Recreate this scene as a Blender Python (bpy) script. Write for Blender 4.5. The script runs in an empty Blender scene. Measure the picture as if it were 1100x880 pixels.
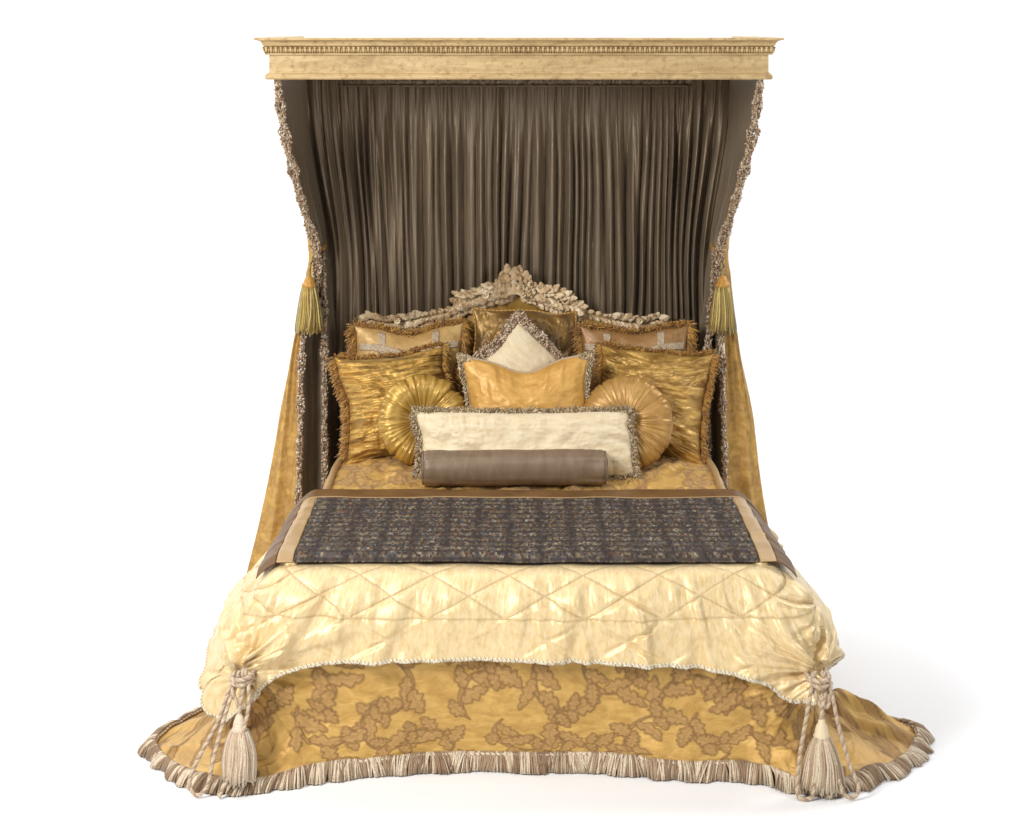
import bpy, math, random
import numpy as np
random.seed(7); rng = np.random.default_rng(11)
PI = math.pi; R = math.radians
S = bpy.context.scene; COL = S.collection

# ------------------------------------------------------------------ camera
cam_d = bpy.data.cameras.new('camera'); cam = bpy.data.objects.new('camera', cam_d); COL.objects.link(cam)
cam.location = (-0.055, -7.4, 2.8); cam.rotation_euler = (R(90), 0, 0)
cam_d.sensor_width = 36; cam_d.lens = 69.5; cam_d.shift_y = -0.378
cam_d.clip_start = 0.1; cam_d.clip_end = 300
S.camera = cam

# ------------------------------------------------------------------ studio light
w = bpy.data.worlds.new('World'); S.world = w; w.use_nodes = True
nt = w.node_tree; nt.nodes.clear()
o_ = nt.nodes.new('ShaderNodeOutputWorld'); bg = nt.nodes.new('ShaderNodeBackground')
bg.inputs['Strength'].default_value = 0.13; bg.inputs['Color'].default_value = (0.97, 0.985, 1, 1)
nt.links.new(bg.outputs[0], o_.inputs[0])

def area(name, loc, target, size, power, col=(1, 1, 1), sy=None):
    l = bpy.data.lights.new(name, 'AREA'); l.energy = power; l.color = col
    l.shape = 'RECTANGLE'; l.size = size; l.size_y = sy or size
    o = bpy.data.objects.new(name, l); COL.objects.link(o); o.location = loc
    from mathutils import Vector
    o.rotation_euler = (Vector(target) - Vector(loc)).to_track_quat('-Z', 'Y').to_euler()
    return o
area('softbox_key', (-3.6, -3.8, 4.0), (0.1, 1.0, 0.9), 1.3, 400, (1, .985, .96), 2.0)
area('softbox_fill', (4.6, -4.5, 3.2), (0, 1.0, 1.2), 2.4, 125, (.97, .985, 1), 2.0)
area('softbox_top', (-0.3, -1.2, 6.2), (0, .6, 0), 5.5, 145, (1, .99, .98), 3.5)
area('backdrop_light', (-4.6, 2.6, 4.6), (-.5, 4.6, 1.0), 2.2, 150, (.985, .99, 1), 2.2)
area('backdrop_light', (4.6, 2.6, 4.6), (.5, 4.6, 1.0), 2.2, 150, (.985, .99, 1), 2.2)
area('background_top_light', (0, 3.6, 6.3), (0, 3.7, 0), 7, 130, (.985, .99, 1), 2)
S.view_settings.view_transform = 'Standard'; S.view_settings.look = 'None'
S.view_settings.exposure = -0.15; S.view_settings.gamma = 1

# ------------------------------------------------------------------ numpy noise
def _h(ix, iy, seed):
    n = (ix.astype(np.int64) * 374761393 + iy.astype(np.int64) * 668265263 + seed * 1442695041) & 0xffffffff
    n = ((n ^ (n >> 13)) * 1274126177) & 0xffffffff
    n = (n ^ (n >> 16)) & 0xffffffff
    return n / 4294967295.0 * 2 - 1
def noise(x, y=0.0, seed=0):
    x = np.asarray(x, float); y = np.asarray(y, float) + 0 * x; x = x + 0 * y
    ix = np.floor(x); iy = np.floor(y); fx = x - ix; fy = y - iy
    fx = fx * fx * fx * (fx * (fx * 6 - 15) + 10); fy = fy * fy * fy * (fy * (fy * 6 - 15) + 10)
    a = _h(ix, iy, seed); b = _h(ix + 1, iy, seed); c = _h(ix, iy + 1, seed); d = _h(ix + 1, iy + 1, seed)
    return (a * (1 - fx) + b * fx) * (1 - fy) + (c * (1 - fx) + d * fx) * fy
def fbm(x, y, seed=0, o=3):
    s = 0; a = 1
    for k in range(o): s = s + a * noise(np.asarray(x) * 2 ** k, np.asarray(y) * 2 ** k, seed + k); a *= .5
    return s
def ridge(x, y, seed=0):          # sharp creases, 0..1 with valleys at 0
    return np.abs(noise(x, y, seed))
def sstep(a, b, x): t = np.clip((np.asarray(x, float) - a) / (b - a), 0, 1); return t * t * (3 - 2 * t)

def catmull(P, t):                # P[K,...], t in 0..K-1 (array)
    P = np.asarray(P, float); K = len(P)
    t = np.clip(np.asarray(t, float), 0, K - 1 - 1e-9); i = np.floor(t).astype(int); f = t - i
    g = lambda j: P[np.clip(j, 0, K - 1)]
    f = f.reshape(f.shape + (1,) * (P.ndim - 1))
    p0, p1, p2, p3 = g(i - 1), g(i), g(i + 1), g(i + 2)
    return .5 * (2 * p1 + (p2 - p0) * f + (2 * p0 - 5 * p1 + 4 * p2 - p3) * f ** 2 + (3 * p1 - p0 - 3 * p2 + p3) * f ** 3)
def resample(P, n):
    P = np.asarray(P, float); d = np.r_[0, np.cumsum(np.linalg.norm(np.diff(P, axis=0), axis=1))]
    q = np.linspace(0, d[-1], n); return np.stack([np.interp(q, d, P[:, k]) for k in range(P.shape[1])], 1)
def curve(P, n): return resample(catmull(P, np.linspace(0, len(P) - 1, n * 4)), n)

# ------------------------------------------------------------------ mesh builder
class MB:
    def __init__(s): s.v = []; s.f = []; s.n = 0; s.uv = []; s.a = {}
    def add(s, V, F, uv=None, **attrs):
        V = np.array(V, float).reshape(-1, 3); F = np.asarray(F, np.int64)
        s.v.append(V); s.f.append(F + s.n)
        s.uv.append(np.zeros((len(V), 2)) if uv is None else np.asarray(uv, float).reshape(-1, 2))
        for k in set(s.a) | set(attrs):
            if k not in s.a: s.a[k] = [np.zeros(s.n)] if s.n else []
            s.a[k].append(np.broadcast_to(np.asarray(attrs.get(k, 0.0), float).ravel(), (len(V),)) if np.size(attrs.get(k, 0.0)) in (1, len(V)) else 0)
        s.n += len(V)
    def grid(s, P, uv=None, close_u=False, flip=False, **attrs):
        n, m = P.shape[:2]; idx = np.arange(n * m).reshape(n, m)
        if close_u: idx = np.vstack([idx, idx[:1]])
        q = np.stack([idx[:-1, :-1], idx[1:, :-1], idx[1:, 1:], idx[:-1, 1:]], -1).reshape(-1, 4)
        if flip: q = q[:, ::-1]
        s.add(P.reshape(-1, 3), q, uv, **attrs)
    def build(s, name, mat, parent=None, smooth=True):
        V = np.vstack(s.v); me = bpy.data.meshes.new(name)
        loops = np.concatenate([f.ravel() for f in s.f]); tot = np.concatenate([np.full(len(f), f.shape[1]) for f in s.f])
        st = np.r_[0, np.cumsum(tot)[:-1]]
        me.vertices.add(len(V)); me.vertices.foreach_set('co', V.ravel().astype(np.float32))
        me.loops.add(len(loops)); me.loops.foreach_set('vertex_index', loops.astype(np.int32))
        me.polygons.add(len(tot)); me.polygons.foreach_set('loop_start', st.astype(np.int32))
        me.polygons.foreach_set('loop_total', tot.astype(np.int32))
        me.polygons.foreach_set('use_smooth', np.full(len(tot), smooth))
        UV = np.vstack(s.uv); ul = me.uv_layers.new(name='UVMap'); ul.data.foreach_set('uv', UV[loops].ravel().astype(np.float32))
        for k, l in s.a.items():
            at = me.attributes.new(k, 'FLOAT', 'POINT'); at.data.foreach_set('value', np.concatenate(l).astype(np.float32))
        me.update(); me.validate()
        me.materials.append(mat)
        o = bpy.data.objects.new(name, me); COL.objects.link(o); o.parent = parent
        return o

def tag(o, label=None, cat=None, group=None, kind=None):
    for k, v in (('label', label), ('category', cat), ('group', group), ('kind', kind)):
        if v: o[k] = v
    return o
def empty(name, loc=(0, 0, 0), rot=(0, 0, 0), **k):
    o = bpy.data.objects.new(name, None); COL.objects.link(o); o.location = loc; o.rotation_euler = rot
    o.empty_display_size = .1
    return tag(o, **k)

# unit icosahedron
_p = (1 + 5 ** .5) / 2
ICO = np.array([(-1, _p, 0), (1, _p, 0), (-1, -_p, 0), (1, -_p, 0), (0, -1, _p), (0, 1, _p), (0, -1, -_p), (0, 1, -_p), (_p, 0, -1), (_p, 0, 1), (-_p, 0, -1), (-_p, 0, 1)]) / math.hypot(1, _p)
ICF = np.array([(0, 11, 5), (0, 5, 1), (0, 1, 7), (0, 7, 10), (0, 10, 11), (1, 5, 9), (5, 11, 4), (11, 10, 2), (10, 7, 6), (7, 1, 8), (3, 9, 4), (3, 4, 2), (3, 2, 6), (3, 6, 8), (3, 8, 9), (4, 9, 5), (2, 4, 11), (6, 2, 10), (8, 6, 7), (9, 8, 1)])
def frames(T):                    # orthonormal frames for many directions T[n,3]
    T = T / np.maximum(np.linalg.norm(T, axis=1, keepdims=True), 1e-9)
    up = np.tile([0., 0., 1.], (len(T), 1)); up[np.abs(T[:, 2]) > .9] = (0, 1, 0)
    A = np.cross(up, T); A /= np.maximum(np.linalg.norm(A, axis=1, keepdims=True), 1e-9)
    return A, np.cross(T, A), T
def blobs(mb, C, D, r, l, rnd):   # ellipsoids at C, long axis D, radius r, half length l
    A, B, T = frames(np.asarray(D, float)); C = np.asarray(C); n = len(C)
    r = np.broadcast_to(r, n)[:, None, None]; l = np.broadcast_to(l, n)[:, None, None]
    V = C[:, None] + ICO[None, :, 0:1] * A[:, None] * r + ICO[None, :, 1:2] * B[:, None] * r + ICO[None, :, 2:3] * T[:, None] * l
    F = (ICF[None] + (np.arange(n) * 12)[:, None, None]).reshape(-1, 3)
    mb.add(V.reshape(-1, 3), F, rnd=np.repeat(rnd, 12))
def strands(mb, P, r, rnd, sides=4, uvs=None):   # P[n,k,3] polylines, r[n,k] radii
    n, k = P.shape[:2]; T = np.gradient(P, axis=1); T /= np.maximum(np.linalg.norm(T, axis=2, keepdims=True), 1e-9)
    A = np.zeros_like(T); A[:, 0], _, _ = frames(T[:, 0])
    for j in range(1, k):         # carry the frame along each strand so that it never flips
        q = A[:, j - 1] - T[:, j] * (A[:, j - 1] * T[:, j]).sum(1, keepdims=True); A[:, j] = q / np.maximum(np.linalg.norm(q, axis=1, keepdims=True), 1e-9)
    B = np.cross(T, A); r = np.broadcast_to(r, (n, k))
    th = np.arange(sides) * 2 * PI / sides
    V = P[:, :, None] + r[:, :, None, None] * (np.cos(th)[None, None, :, None] * A[:, :, None] + np.sin(th)[None, None, :, None] * B[:, :, None])
    i = np.arange(k - 1)[:, None] * sides; j = np.arange(sides)[None]; jn = (j + 1) % sides
    q = np.stack([i + j, i + jn, i + sides + jn, i + sides + j], -1).reshape(-1, 4)
    F = (q[None] + (np.arange(n) * k * sides)[:, None, None]).reshape(-1, 4)
    mb.add(V.reshape(-1, 3), F, rnd=np.repeat(rnd, k * sides))
    cap = np.stack([np.arange(sides)[::-1], np.arange(sides) + (k - 1) * sides])
    mb.f.append((cap[None] + (np.arange(n) * k * sides)[:, None, None]).reshape(-1, sides) + mb.n - len(V.reshape(-1, 3)))
def tube(mb, P, r, sides=10, rnd=0.5):
    P = np.asarray(P, float); strands(mb, P[None], np.broadcast_to(r, len(P))[None], np.array([rnd]), sides)
def rope(mb, P, r, pitch=.035, n=None):
    P = np.asarray(P, float); L = np.linalg.norm(np.diff(P, axis=0), axis=1).sum(); n = n or max(12, int(L / .004)); P = resample(P, n)
    A, B, T = frames(np.gradient(P, axis=0)); s = np.linspace(0, L, n)
    for k in range(1, n):         # keep frames continuous
        a = A[k - 1] - T[k] * A[k - 1].dot(T[k]); A[k] = a / max(np.linalg.norm(a), 1e-9); B[k] = np.cross(T[k], A[k])
    for q in range(3):
        a = s / pitch * 2 * PI + q * 2 * PI / 3
        Q = P + r * .5 * (np.cos(a)[:, None] * A + np.sin(a)[:, None] * B)
        tube(mb, Q, r * .62, 6, [.12, .85, .55][q])

# ------------------------------------------------------------------ materials
def mat(name, col=(.5, .5, .5), rough=.6, metal=0, sheen=0, spec=.5, build=None, sheen_tint=None, aniso=0):
    m = bpy.data.materials.new(name); m.use_nodes = True; t = m.node_tree; b = t.nodes['Principled BSDF']
    b.inputs['Base Color'].default_value = (*col, 1); b.inputs['Roughness'].default_value = rough; b.inputs['Metallic'].default_value = metal
    b.inputs['Specular IOR Level'].default_value = spec; b.inputs['Sheen Weight'].default_value = sheen
    b.inputs['Anisotropic'].default_value = aniso
    if sheen_tint: b.inputs['Sheen Tint'].default_value = (*sheen_tint, 1)
    if build: build(NB(t, b))
    return m
class NB:
    def __init__(s, t, b): s.t = t; s.b = b
    def n(s, ty, **k):
        x = s.t.nodes.new('ShaderNode' + ty)
        for a, v in k.items():
            if a in x.inputs: s.set(x, a, v)
            else: setattr(x, a, v)
        return x
    def set(s, x, i, v):
        if hasattr(v, 'is_output') or isinstance(v, bpy.types.NodeSocket): s.t.links.new(v, x.inputs[i])
        else: x.inputs[i].default_value = v
    def m(s, op, a, b=0.0, c=None, clamp=False):
        x = s.t.nodes.new('ShaderNodeMath'); x.operation = op; x.use_clamp = clamp; s.set(x, 0, a); s.set(x, 1, b)
        if c is not None: s.set(x, 2, c)
        return x.outputs[0]
    def coord(s, kind='Object'): return s.t.nodes.new('ShaderNodeTexCoord').outputs[kind]
    def uv(s): return s.coord('UV')
    def mapping(s, v, scale=(1, 1, 1), rot=(0, 0, 0)):
        x = s.t.nodes.new('ShaderNodeMapping'); s.set(x, 'Vector', v); x.inputs['Scale'].default_value = scale; x.inputs['Rotation'].default_value = rot; return x.outputs[0]
    def noise(s, v, scale=5, detail=3, rough=.5, dist=0):
        x = s.n('TexNoise'); s.set(x, 'Vector', v); x.inputs['Scale'].default_value = scale; x.inputs['Detail'].default_value = detail; x.inputs['Roughness'].default_value = rough; x.inputs['Distortion'].default_value = dist
        return x.outputs[0]
    def vor(s, v, scale=5, feat='F1', out='Distance'):
        x = s.n('TexVoronoi'); x.feature = feat; s.set(x, 'Vector', v); x.inputs['Scale'].default_value = scale; return x.outputs[out]
    def attr(s, name): x = s.n('Attribute'); x.attribute_name = name; return x.outputs['Fac']
    def ramp(s, f, stops, interp='LINEAR'):
        x = s.n('ValToRGB'); s.set(x, 'Fac', f); e = x.color_ramp; e.interpolation = interp
        while len(e.elements) < len(stops): e.elements.new(.5)
        for el, (p, c) in zip(e.elements, stops): el.position = p; el.color = (*c, 1) if len(c) == 3 else c
        return x.outputs[0]
    def mix(s, f, a, b, mode='MIX'):
        x = s.n('Mix'); x.data_type = 'RGBA'; x.blend_type = mode; s.set(x, 0, f)
        for i, v in ((6, a), (7, b)): s.set(x, i, v if not isinstance(v, tuple) else (*v, 1))
        return x.outputs[2]
    def mrange(s, f, a, b, c, d): x = s.n('MapRange'); s.set(x, 'Value', f); x.inputs[1].default_value = a; x.inputs[2].default_value = b; x.inputs[3].default_value = c; x.inputs[4].default_value = d; return x.outputs[0]
    def bump(s, h, dist=.001, strength=1, chain=None):
        x = s.n('Bump'); s.set(x, 'Height', h); x.inputs['Distance'].default_value = dist; x.inputs['Strength'].default_value = strength
        if chain is not None: s.set(x, 'Normal', chain)
        return x.outputs[0]
    def color(s, v): s.set(s.b, 'Base Color', v)
    def rough(s, v): s.set(s.b, 'Roughness', v)
    def normal(s, v): s.set(s.b, 'Normal', v)

def weave(n, v, scale=900, dist=.0003, chain=None):
    h = n.noise(v, scale, 1); return n.bump(h, dist, .5, chain)
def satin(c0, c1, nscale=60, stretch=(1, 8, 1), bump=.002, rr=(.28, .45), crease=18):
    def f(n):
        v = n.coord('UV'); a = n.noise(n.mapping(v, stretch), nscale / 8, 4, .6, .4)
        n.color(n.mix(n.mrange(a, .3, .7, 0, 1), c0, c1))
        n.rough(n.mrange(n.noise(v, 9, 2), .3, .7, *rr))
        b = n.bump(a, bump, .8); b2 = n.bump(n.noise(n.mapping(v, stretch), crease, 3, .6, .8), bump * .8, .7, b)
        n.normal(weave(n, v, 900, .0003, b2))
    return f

def f_damask(n):
    v = n.uv(); p = n.attr('pat'); ol = n.attr('outl'); vn = n.attr('vein')
    sh = n.noise(n.mapping(v, (1.5, 3, 1), (0, 0, .5)), 7, 4, .65, .8)
    g = n.mix(n.mrange(sh, .35, .65, 0, 1), (.46, .262, .064), (.65, .405, .12))
    leaf = n.mix(n.mrange(n.noise(n.mapping(v, (1, 2.5, 1), (0, 0, .7)), 60, 4, .7, 1.5), .35, .65, 0, 1), (.36, .20, .066), (.51, .305, .105))
    leaf = n.mix(n.m('MULTIPLY', vn, .45), leaf, (.24, .135, .05))
    c = n.mix(p, g, leaf); c = n.mix(n.m('MULTIPLY', ol, .75), c, (.15, .07, .022)); n.color(c)
    n.rough(n.m('ADD', .46, n.m('MULTIPLY', p, .30))); n.set(n.b, 'Metallic', n.m('MULTIPLY', n.m('SUBTRACT', 1.0, p), .22))
    h = n.m('ADD', n.m('MULTIPLY', p, 1.0), n.m('MULTIPLY', ol, .8))
    b = n.bump(h, .0018, .7); b = n.bump(n.noise(v, 14, 5, .65, .8), .008, .6, b); b = n.bump(n.noise(n.mapping(v, (3, 90, 1)), 3, 2), .0012, .5, b)
    n.normal(weave(n, v, 700, .0006, b))
M = {}
M['damask'] = mat('gold_damask', build=f_damask, sheen=.08, spec=.35)
def f_cream(n):
    v = n.uv(); sx = n.n('SeparateXYZ'); n.set(sx, 0, v); U = sx.outputs[0]; V = sx.outputs[1]
    w = n.noise(v, 3, 2); U2 = n.m('ADD', U, n.m('MULTIPLY', w, .03))
    def line(a): return n.m('ABSOLUTE', n.m('SUBTRACT', n.m('FRACT', n.m('ADD', a, 50.5)), .5))
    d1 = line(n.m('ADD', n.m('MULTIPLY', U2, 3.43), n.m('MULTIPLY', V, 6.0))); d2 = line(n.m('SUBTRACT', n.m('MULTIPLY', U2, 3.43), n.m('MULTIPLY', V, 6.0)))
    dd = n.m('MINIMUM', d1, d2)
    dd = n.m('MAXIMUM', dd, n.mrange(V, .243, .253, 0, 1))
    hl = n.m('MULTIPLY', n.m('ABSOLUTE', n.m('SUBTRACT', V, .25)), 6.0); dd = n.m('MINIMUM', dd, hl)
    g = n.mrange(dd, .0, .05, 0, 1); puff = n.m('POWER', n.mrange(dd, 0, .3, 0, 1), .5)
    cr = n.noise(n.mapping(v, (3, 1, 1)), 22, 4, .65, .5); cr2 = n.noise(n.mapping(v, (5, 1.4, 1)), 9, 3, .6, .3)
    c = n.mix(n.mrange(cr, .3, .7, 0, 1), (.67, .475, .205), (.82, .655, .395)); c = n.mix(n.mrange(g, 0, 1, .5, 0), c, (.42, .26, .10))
    n.color(c); n.rough(n.mrange(cr, .3, .7, .30, .48))
    b = n.bump(puff, .009, .7); b = n.bump(cr2, .006, .5, b); b = n.bump(cr, .003, .5, b); n.normal(weave(n, v, 600, .0005, b))
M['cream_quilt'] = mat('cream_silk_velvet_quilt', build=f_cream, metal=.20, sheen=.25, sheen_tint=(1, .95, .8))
def f_cvel(n):
    v = n.uv(); cr = n.noise(n.mapping(v, (1, 4, 1)), 10, 4, .65, .7); c2 = n.noise(n.mapping(v, (25, 2, 1)), 14, 2)
    n.color(n.mix(n.mrange(cr, .3, .7, 0, 1), (.66, .51, .30), (.80, .69, .48))); n.rough(n.mrange(c2, .3, .7, .45, .65))
    n.normal(weave(n, v, 600, .0006, n.bump(cr, .004, .6)))
M['cream_velvet'] = mat('ivory_silk_velvet', build=f_cvel, sheen=.4, sheen_tint=(1, .97, .9))
def f_taupe(n):
    v = n.uv(); a = n.noise(n.mapping(v, (40, 1.2, 1)), 3, 3, .6); b0 = n.noise(n.mapping(v, (150, 6, 1)), 3, 2)
    n.color(n.mix(n.mrange(a, .3, .7, 0, 1), (.135, .097, .060), (.25, .188, .122))); n.rough(n.mrange(b0, .3, .7, .33, .48))
    n.normal(n.bump(b0, .0006, .5, n.bump(a, .006, .5)))
M['taupe'] = mat('taupe_silk', build=f_taupe, metal=.35, sheen=.05)
M['lining'] = mat('taupe_lining', build=f_taupe, metal=.05, sheen=.1)
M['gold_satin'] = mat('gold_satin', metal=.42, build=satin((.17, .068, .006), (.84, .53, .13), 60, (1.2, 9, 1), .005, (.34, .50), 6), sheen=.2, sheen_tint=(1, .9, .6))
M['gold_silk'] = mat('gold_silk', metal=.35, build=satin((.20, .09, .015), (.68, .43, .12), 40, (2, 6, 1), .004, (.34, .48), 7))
M['amber'] = mat('amber_silk', metal=.12, build=satin((.52, .27, .055), (.68, .385, .095), 50, (2, 4, 1), .004, (.34, .5), 8))
M['tan_silk'] = mat('pale_gold_silk', metal=.15, build=satin((.42, .245, .075), (.60, .39, .15), 30, (2, 3, 1), .004, (.38, .5), 6))
M['brown_damask'] = mat('copper_silk', metal=.15, build=satin((.24, .115, .035), (.40, .225, .085), 30, (2, 3, 1), .004, (.38, .5), 6))
M['gold_panel'] = mat('old_gold_velvet', metal=.25, build=satin((.26, .13, .02), (.48, .28, .06), 30, (2, 2, 1), .004, (.35, .5), 6))
M['bronze'] = mat('bronze_velvet', metal=.35, sheen=.3, build=satin((.07, .030, .004), (.30, .165, .03), 30, (2, 2, 1), .004, (.3, .45), 6))
M['bolster'] = mat('taupe_satin', metal=.12, build=satin((.18, .118, .072), (.24, .17, .11), 30, (6, 2, 1), .0015, (.42, .52), 8))
M['brown_satin'] = mat('brown_satin', metal=.0, spec=.08, build=satin((.12, .060, .022), (.19, .10, .038), 30, (2, 2, 1), .003, (.35, .5), 8))
M['tan_satin'] = mat('tan_satin', metal=.25, build=satin((.42, .27, .12), (.52, .35, .17), 30, (2, 2, 1), .002, (.35, .5), 8))
M['ribbon'] = mat('grey_braid', rough=.6, build=lambda n: (n.color(n.mix(n.mrange(n.vor(n.uv(), 130), .1, .5, 0, 1), (.66, .55, .41), (.42, .31, .20))), n.normal(n.bump(n.vor(n.uv(), 130), .002))))
def pal(stops, rough=.6, metal=0, interp='CONSTANT', bs=500):
    def f(n):
        c = n.ramp(n.attr('rnd'), stops, interp); k = n.noise(n.coord('Object'), 160, 2)
        n.color(n.mix(n.mrange(k, .3, .7, .0, .35), c, (.12, .08, .05))); n.normal(n.bump(n.noise(n.coord('Object'), bs, 2), .0008, .8))
    return mat('trim', rough=rough, metal=metal, build=f, sheen=.2)
M['beads'] = pal([(0, (.66, .52, .35)), (.22, (.34, .19, .10)), (.42, (.54, .39, .24)), (.62, (.18, .08, .035)), (.76, (.80, .70, .55)), (.88, (.32, .23, .15))]); M['beads'].name = 'beaded_trim'
M['bullion'] = pal([(0, (.32, .20, .11)), (.22, (.60, .46, .31)), (.46, (.82, .69, .51)), (.86, (.44, .30, .18))]); M['bullion'].name = 'bullion_fringe'
M['greyfr'] = pal([(0, (.36, .24, .11)), (.25, (.60, .47, .27)), (.5, (.24, .155, .07)), (.7, (.40, .31, .20)), (.9, (.74, .62, .42))]); M['greyfr'].name = 'moss_fringe'
M['goldfr'] = pal([(0, (.32, .13, .015)), (.35, (.55, .27, .035)), (.65, (.68, .40, .08)), (.85, (.18, .07, .01))], .45, .2); M['goldfr'].name = 'gold_brush_fringe'
M['tassel_gold'] = pal([(0, (.34, .22, .03)), (.25, (.54, .37, .07)), (.5, (.19, .10, .01)), (.7, (.34, .29, .08)), (.88, (.72, .57, .21))], .4, .25); M['tassel_gold'].name = 'gold_tassel_yarn'
M['tassel_cream'] = pal([(0, (.70, .56, .39)), (.3, (.50, .34, .21)), (.5, (.78, .66, .49)), (.75, (.60, .45, .31)), (.92, (.34, .22, .13))], .6); M['tassel_cream'].name = 'cream_tassel_yarn'
M['rope'] = pal([(0, (.68, .54, .37)), (.3, (.58, .44, .30)), (.7, (.42, .29, .19))], .6); M['rope'].name = 'twisted_cord'
M['hem'] = pal([(0, (.85, .78, .62)), (.5, (.50, .38, .22)), (.7, (.80, .70, .5))], .6); M['hem'].name = 'cream_lip_cord'
def f_gilt(n):
    v = n.coord('Object'); g = n.noise(n.mapping(v, (1.2, 6, 14)), 3, 5, .65, .5); s = n.noise(v, 40, 3, .6)
    c = n.mix(n.mrange(g, .3, .72, 0, 1), (.63, .47, .24), (.40, .26, .11)); c = n.mix(n.mrange(s, .52, .70, 0, .6), c, (.24, .125, .045)); dk = n.noise(n.mapping(v, (2, 5, 5)), 4, 5, .7, 1.0); c = n.mix(n.mrange(dk, .50, .66, 0, .38), c, (.25, .15, .065)); n.color(c)
    n.rough(n.mrange(s, .3, .7, .38, .6)); n.normal(n.bump(s, .0015, .5))
M['gilt'] = mat('antique_gilt_wood', build=f_gilt, metal=.18)
def f_carve(n):
    v = n.coord('Object'); s = n.noise(v, 55, 4, .65, .6); r = n.attr('rnd')
    c = n.ramp(r, [(0, (.70, .54, .33)), (.5, (.58, .41, .22)), (1, (.82, .69, .48))])
    c = n.mix(n.mrange(s, .50, .62, 0, .85), c, (.30, .14, .045)); n.color(c); n.normal(n.bump(s, .004, .7)); n.rough(n.mrange(s, .3, .7, .4, .65))
M['carve'] = mat('antiqued_carved_wood', build=f_carve, metal=.1)
def f_tap(n):
    v = n.uv(); sx = n.n('SeparateXYZ'); n.set(sx, 0, v); U = sx.outputs[0]; V = sx.outputs[1]
    wob = n.m('MULTIPLY', n.noise(v, 40, 2), .012)
    st = n.m('ABSOLUTE', n.m('SUBTRACT', n.m('FRACT', n.m('MULTIPLY', n.m('ADD', n.m('ADD', U, wob), 5), 8.1)), .5))
    dark = n.mrange(st, .28, .44, 0, 1)
    row = n.m('ABSOLUTE', n.m('SUBTRACT', n.m('FRACT', n.m('MULTIPLY', n.m('ADD', V, n.m('MULTIPLY', wob, .5)), 14)), .5))
    rows = n.mrange(row, .22, .42, 0, 1)
    vo = n.n('TexVoronoi'); n.set(vo, 'Vector', n.mapping(v, (1.9, .75, 1))); vo.inputs['Scale'].default_value = 62; vo.inputs['Randomness'].default_value = .5
    sep = n.n('SeparateColor'); n.set(sep, 0, vo.outputs['Color'])
    c = n.ramp(sep.outputs[0], [(0, (.060, .043, .033)), (.25, (.150, .113, .072)), (.48, (.105, .105, .118)), (.66, (.25, .195, .12)), (.86, (.17, .07, .04)), (.93, (.33, .28, .21))], 'CONSTANT')
    fig = n.vor(n.mapping(v, (1.4, .5, 1)), 30); c = n.mix(n.mrange(fig, .30, .5, 0, .45), c, (.045, .034, .030))
    c = n.mix(n.m('MULTIPLY', dark, .55), c, (.030, .023, .024)); c = n.mix(n.m('MULTIPLY', rows, .7), c, (.04, .031, .028))
    n.color(c); h = n.noise(v, 260, 2); n.normal(n.bump(h, .002, .8, n.bump(vo.outputs['Distance'], .0018, .7)))
M['tapestry'] = mat('dark_woven_tapestry', build=f_tap, rough=.85, spec=.12)
M['floor'] = mat('white_studio_floor', col=(.90, .905, .915), rough=.7, spec=.2)

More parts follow.
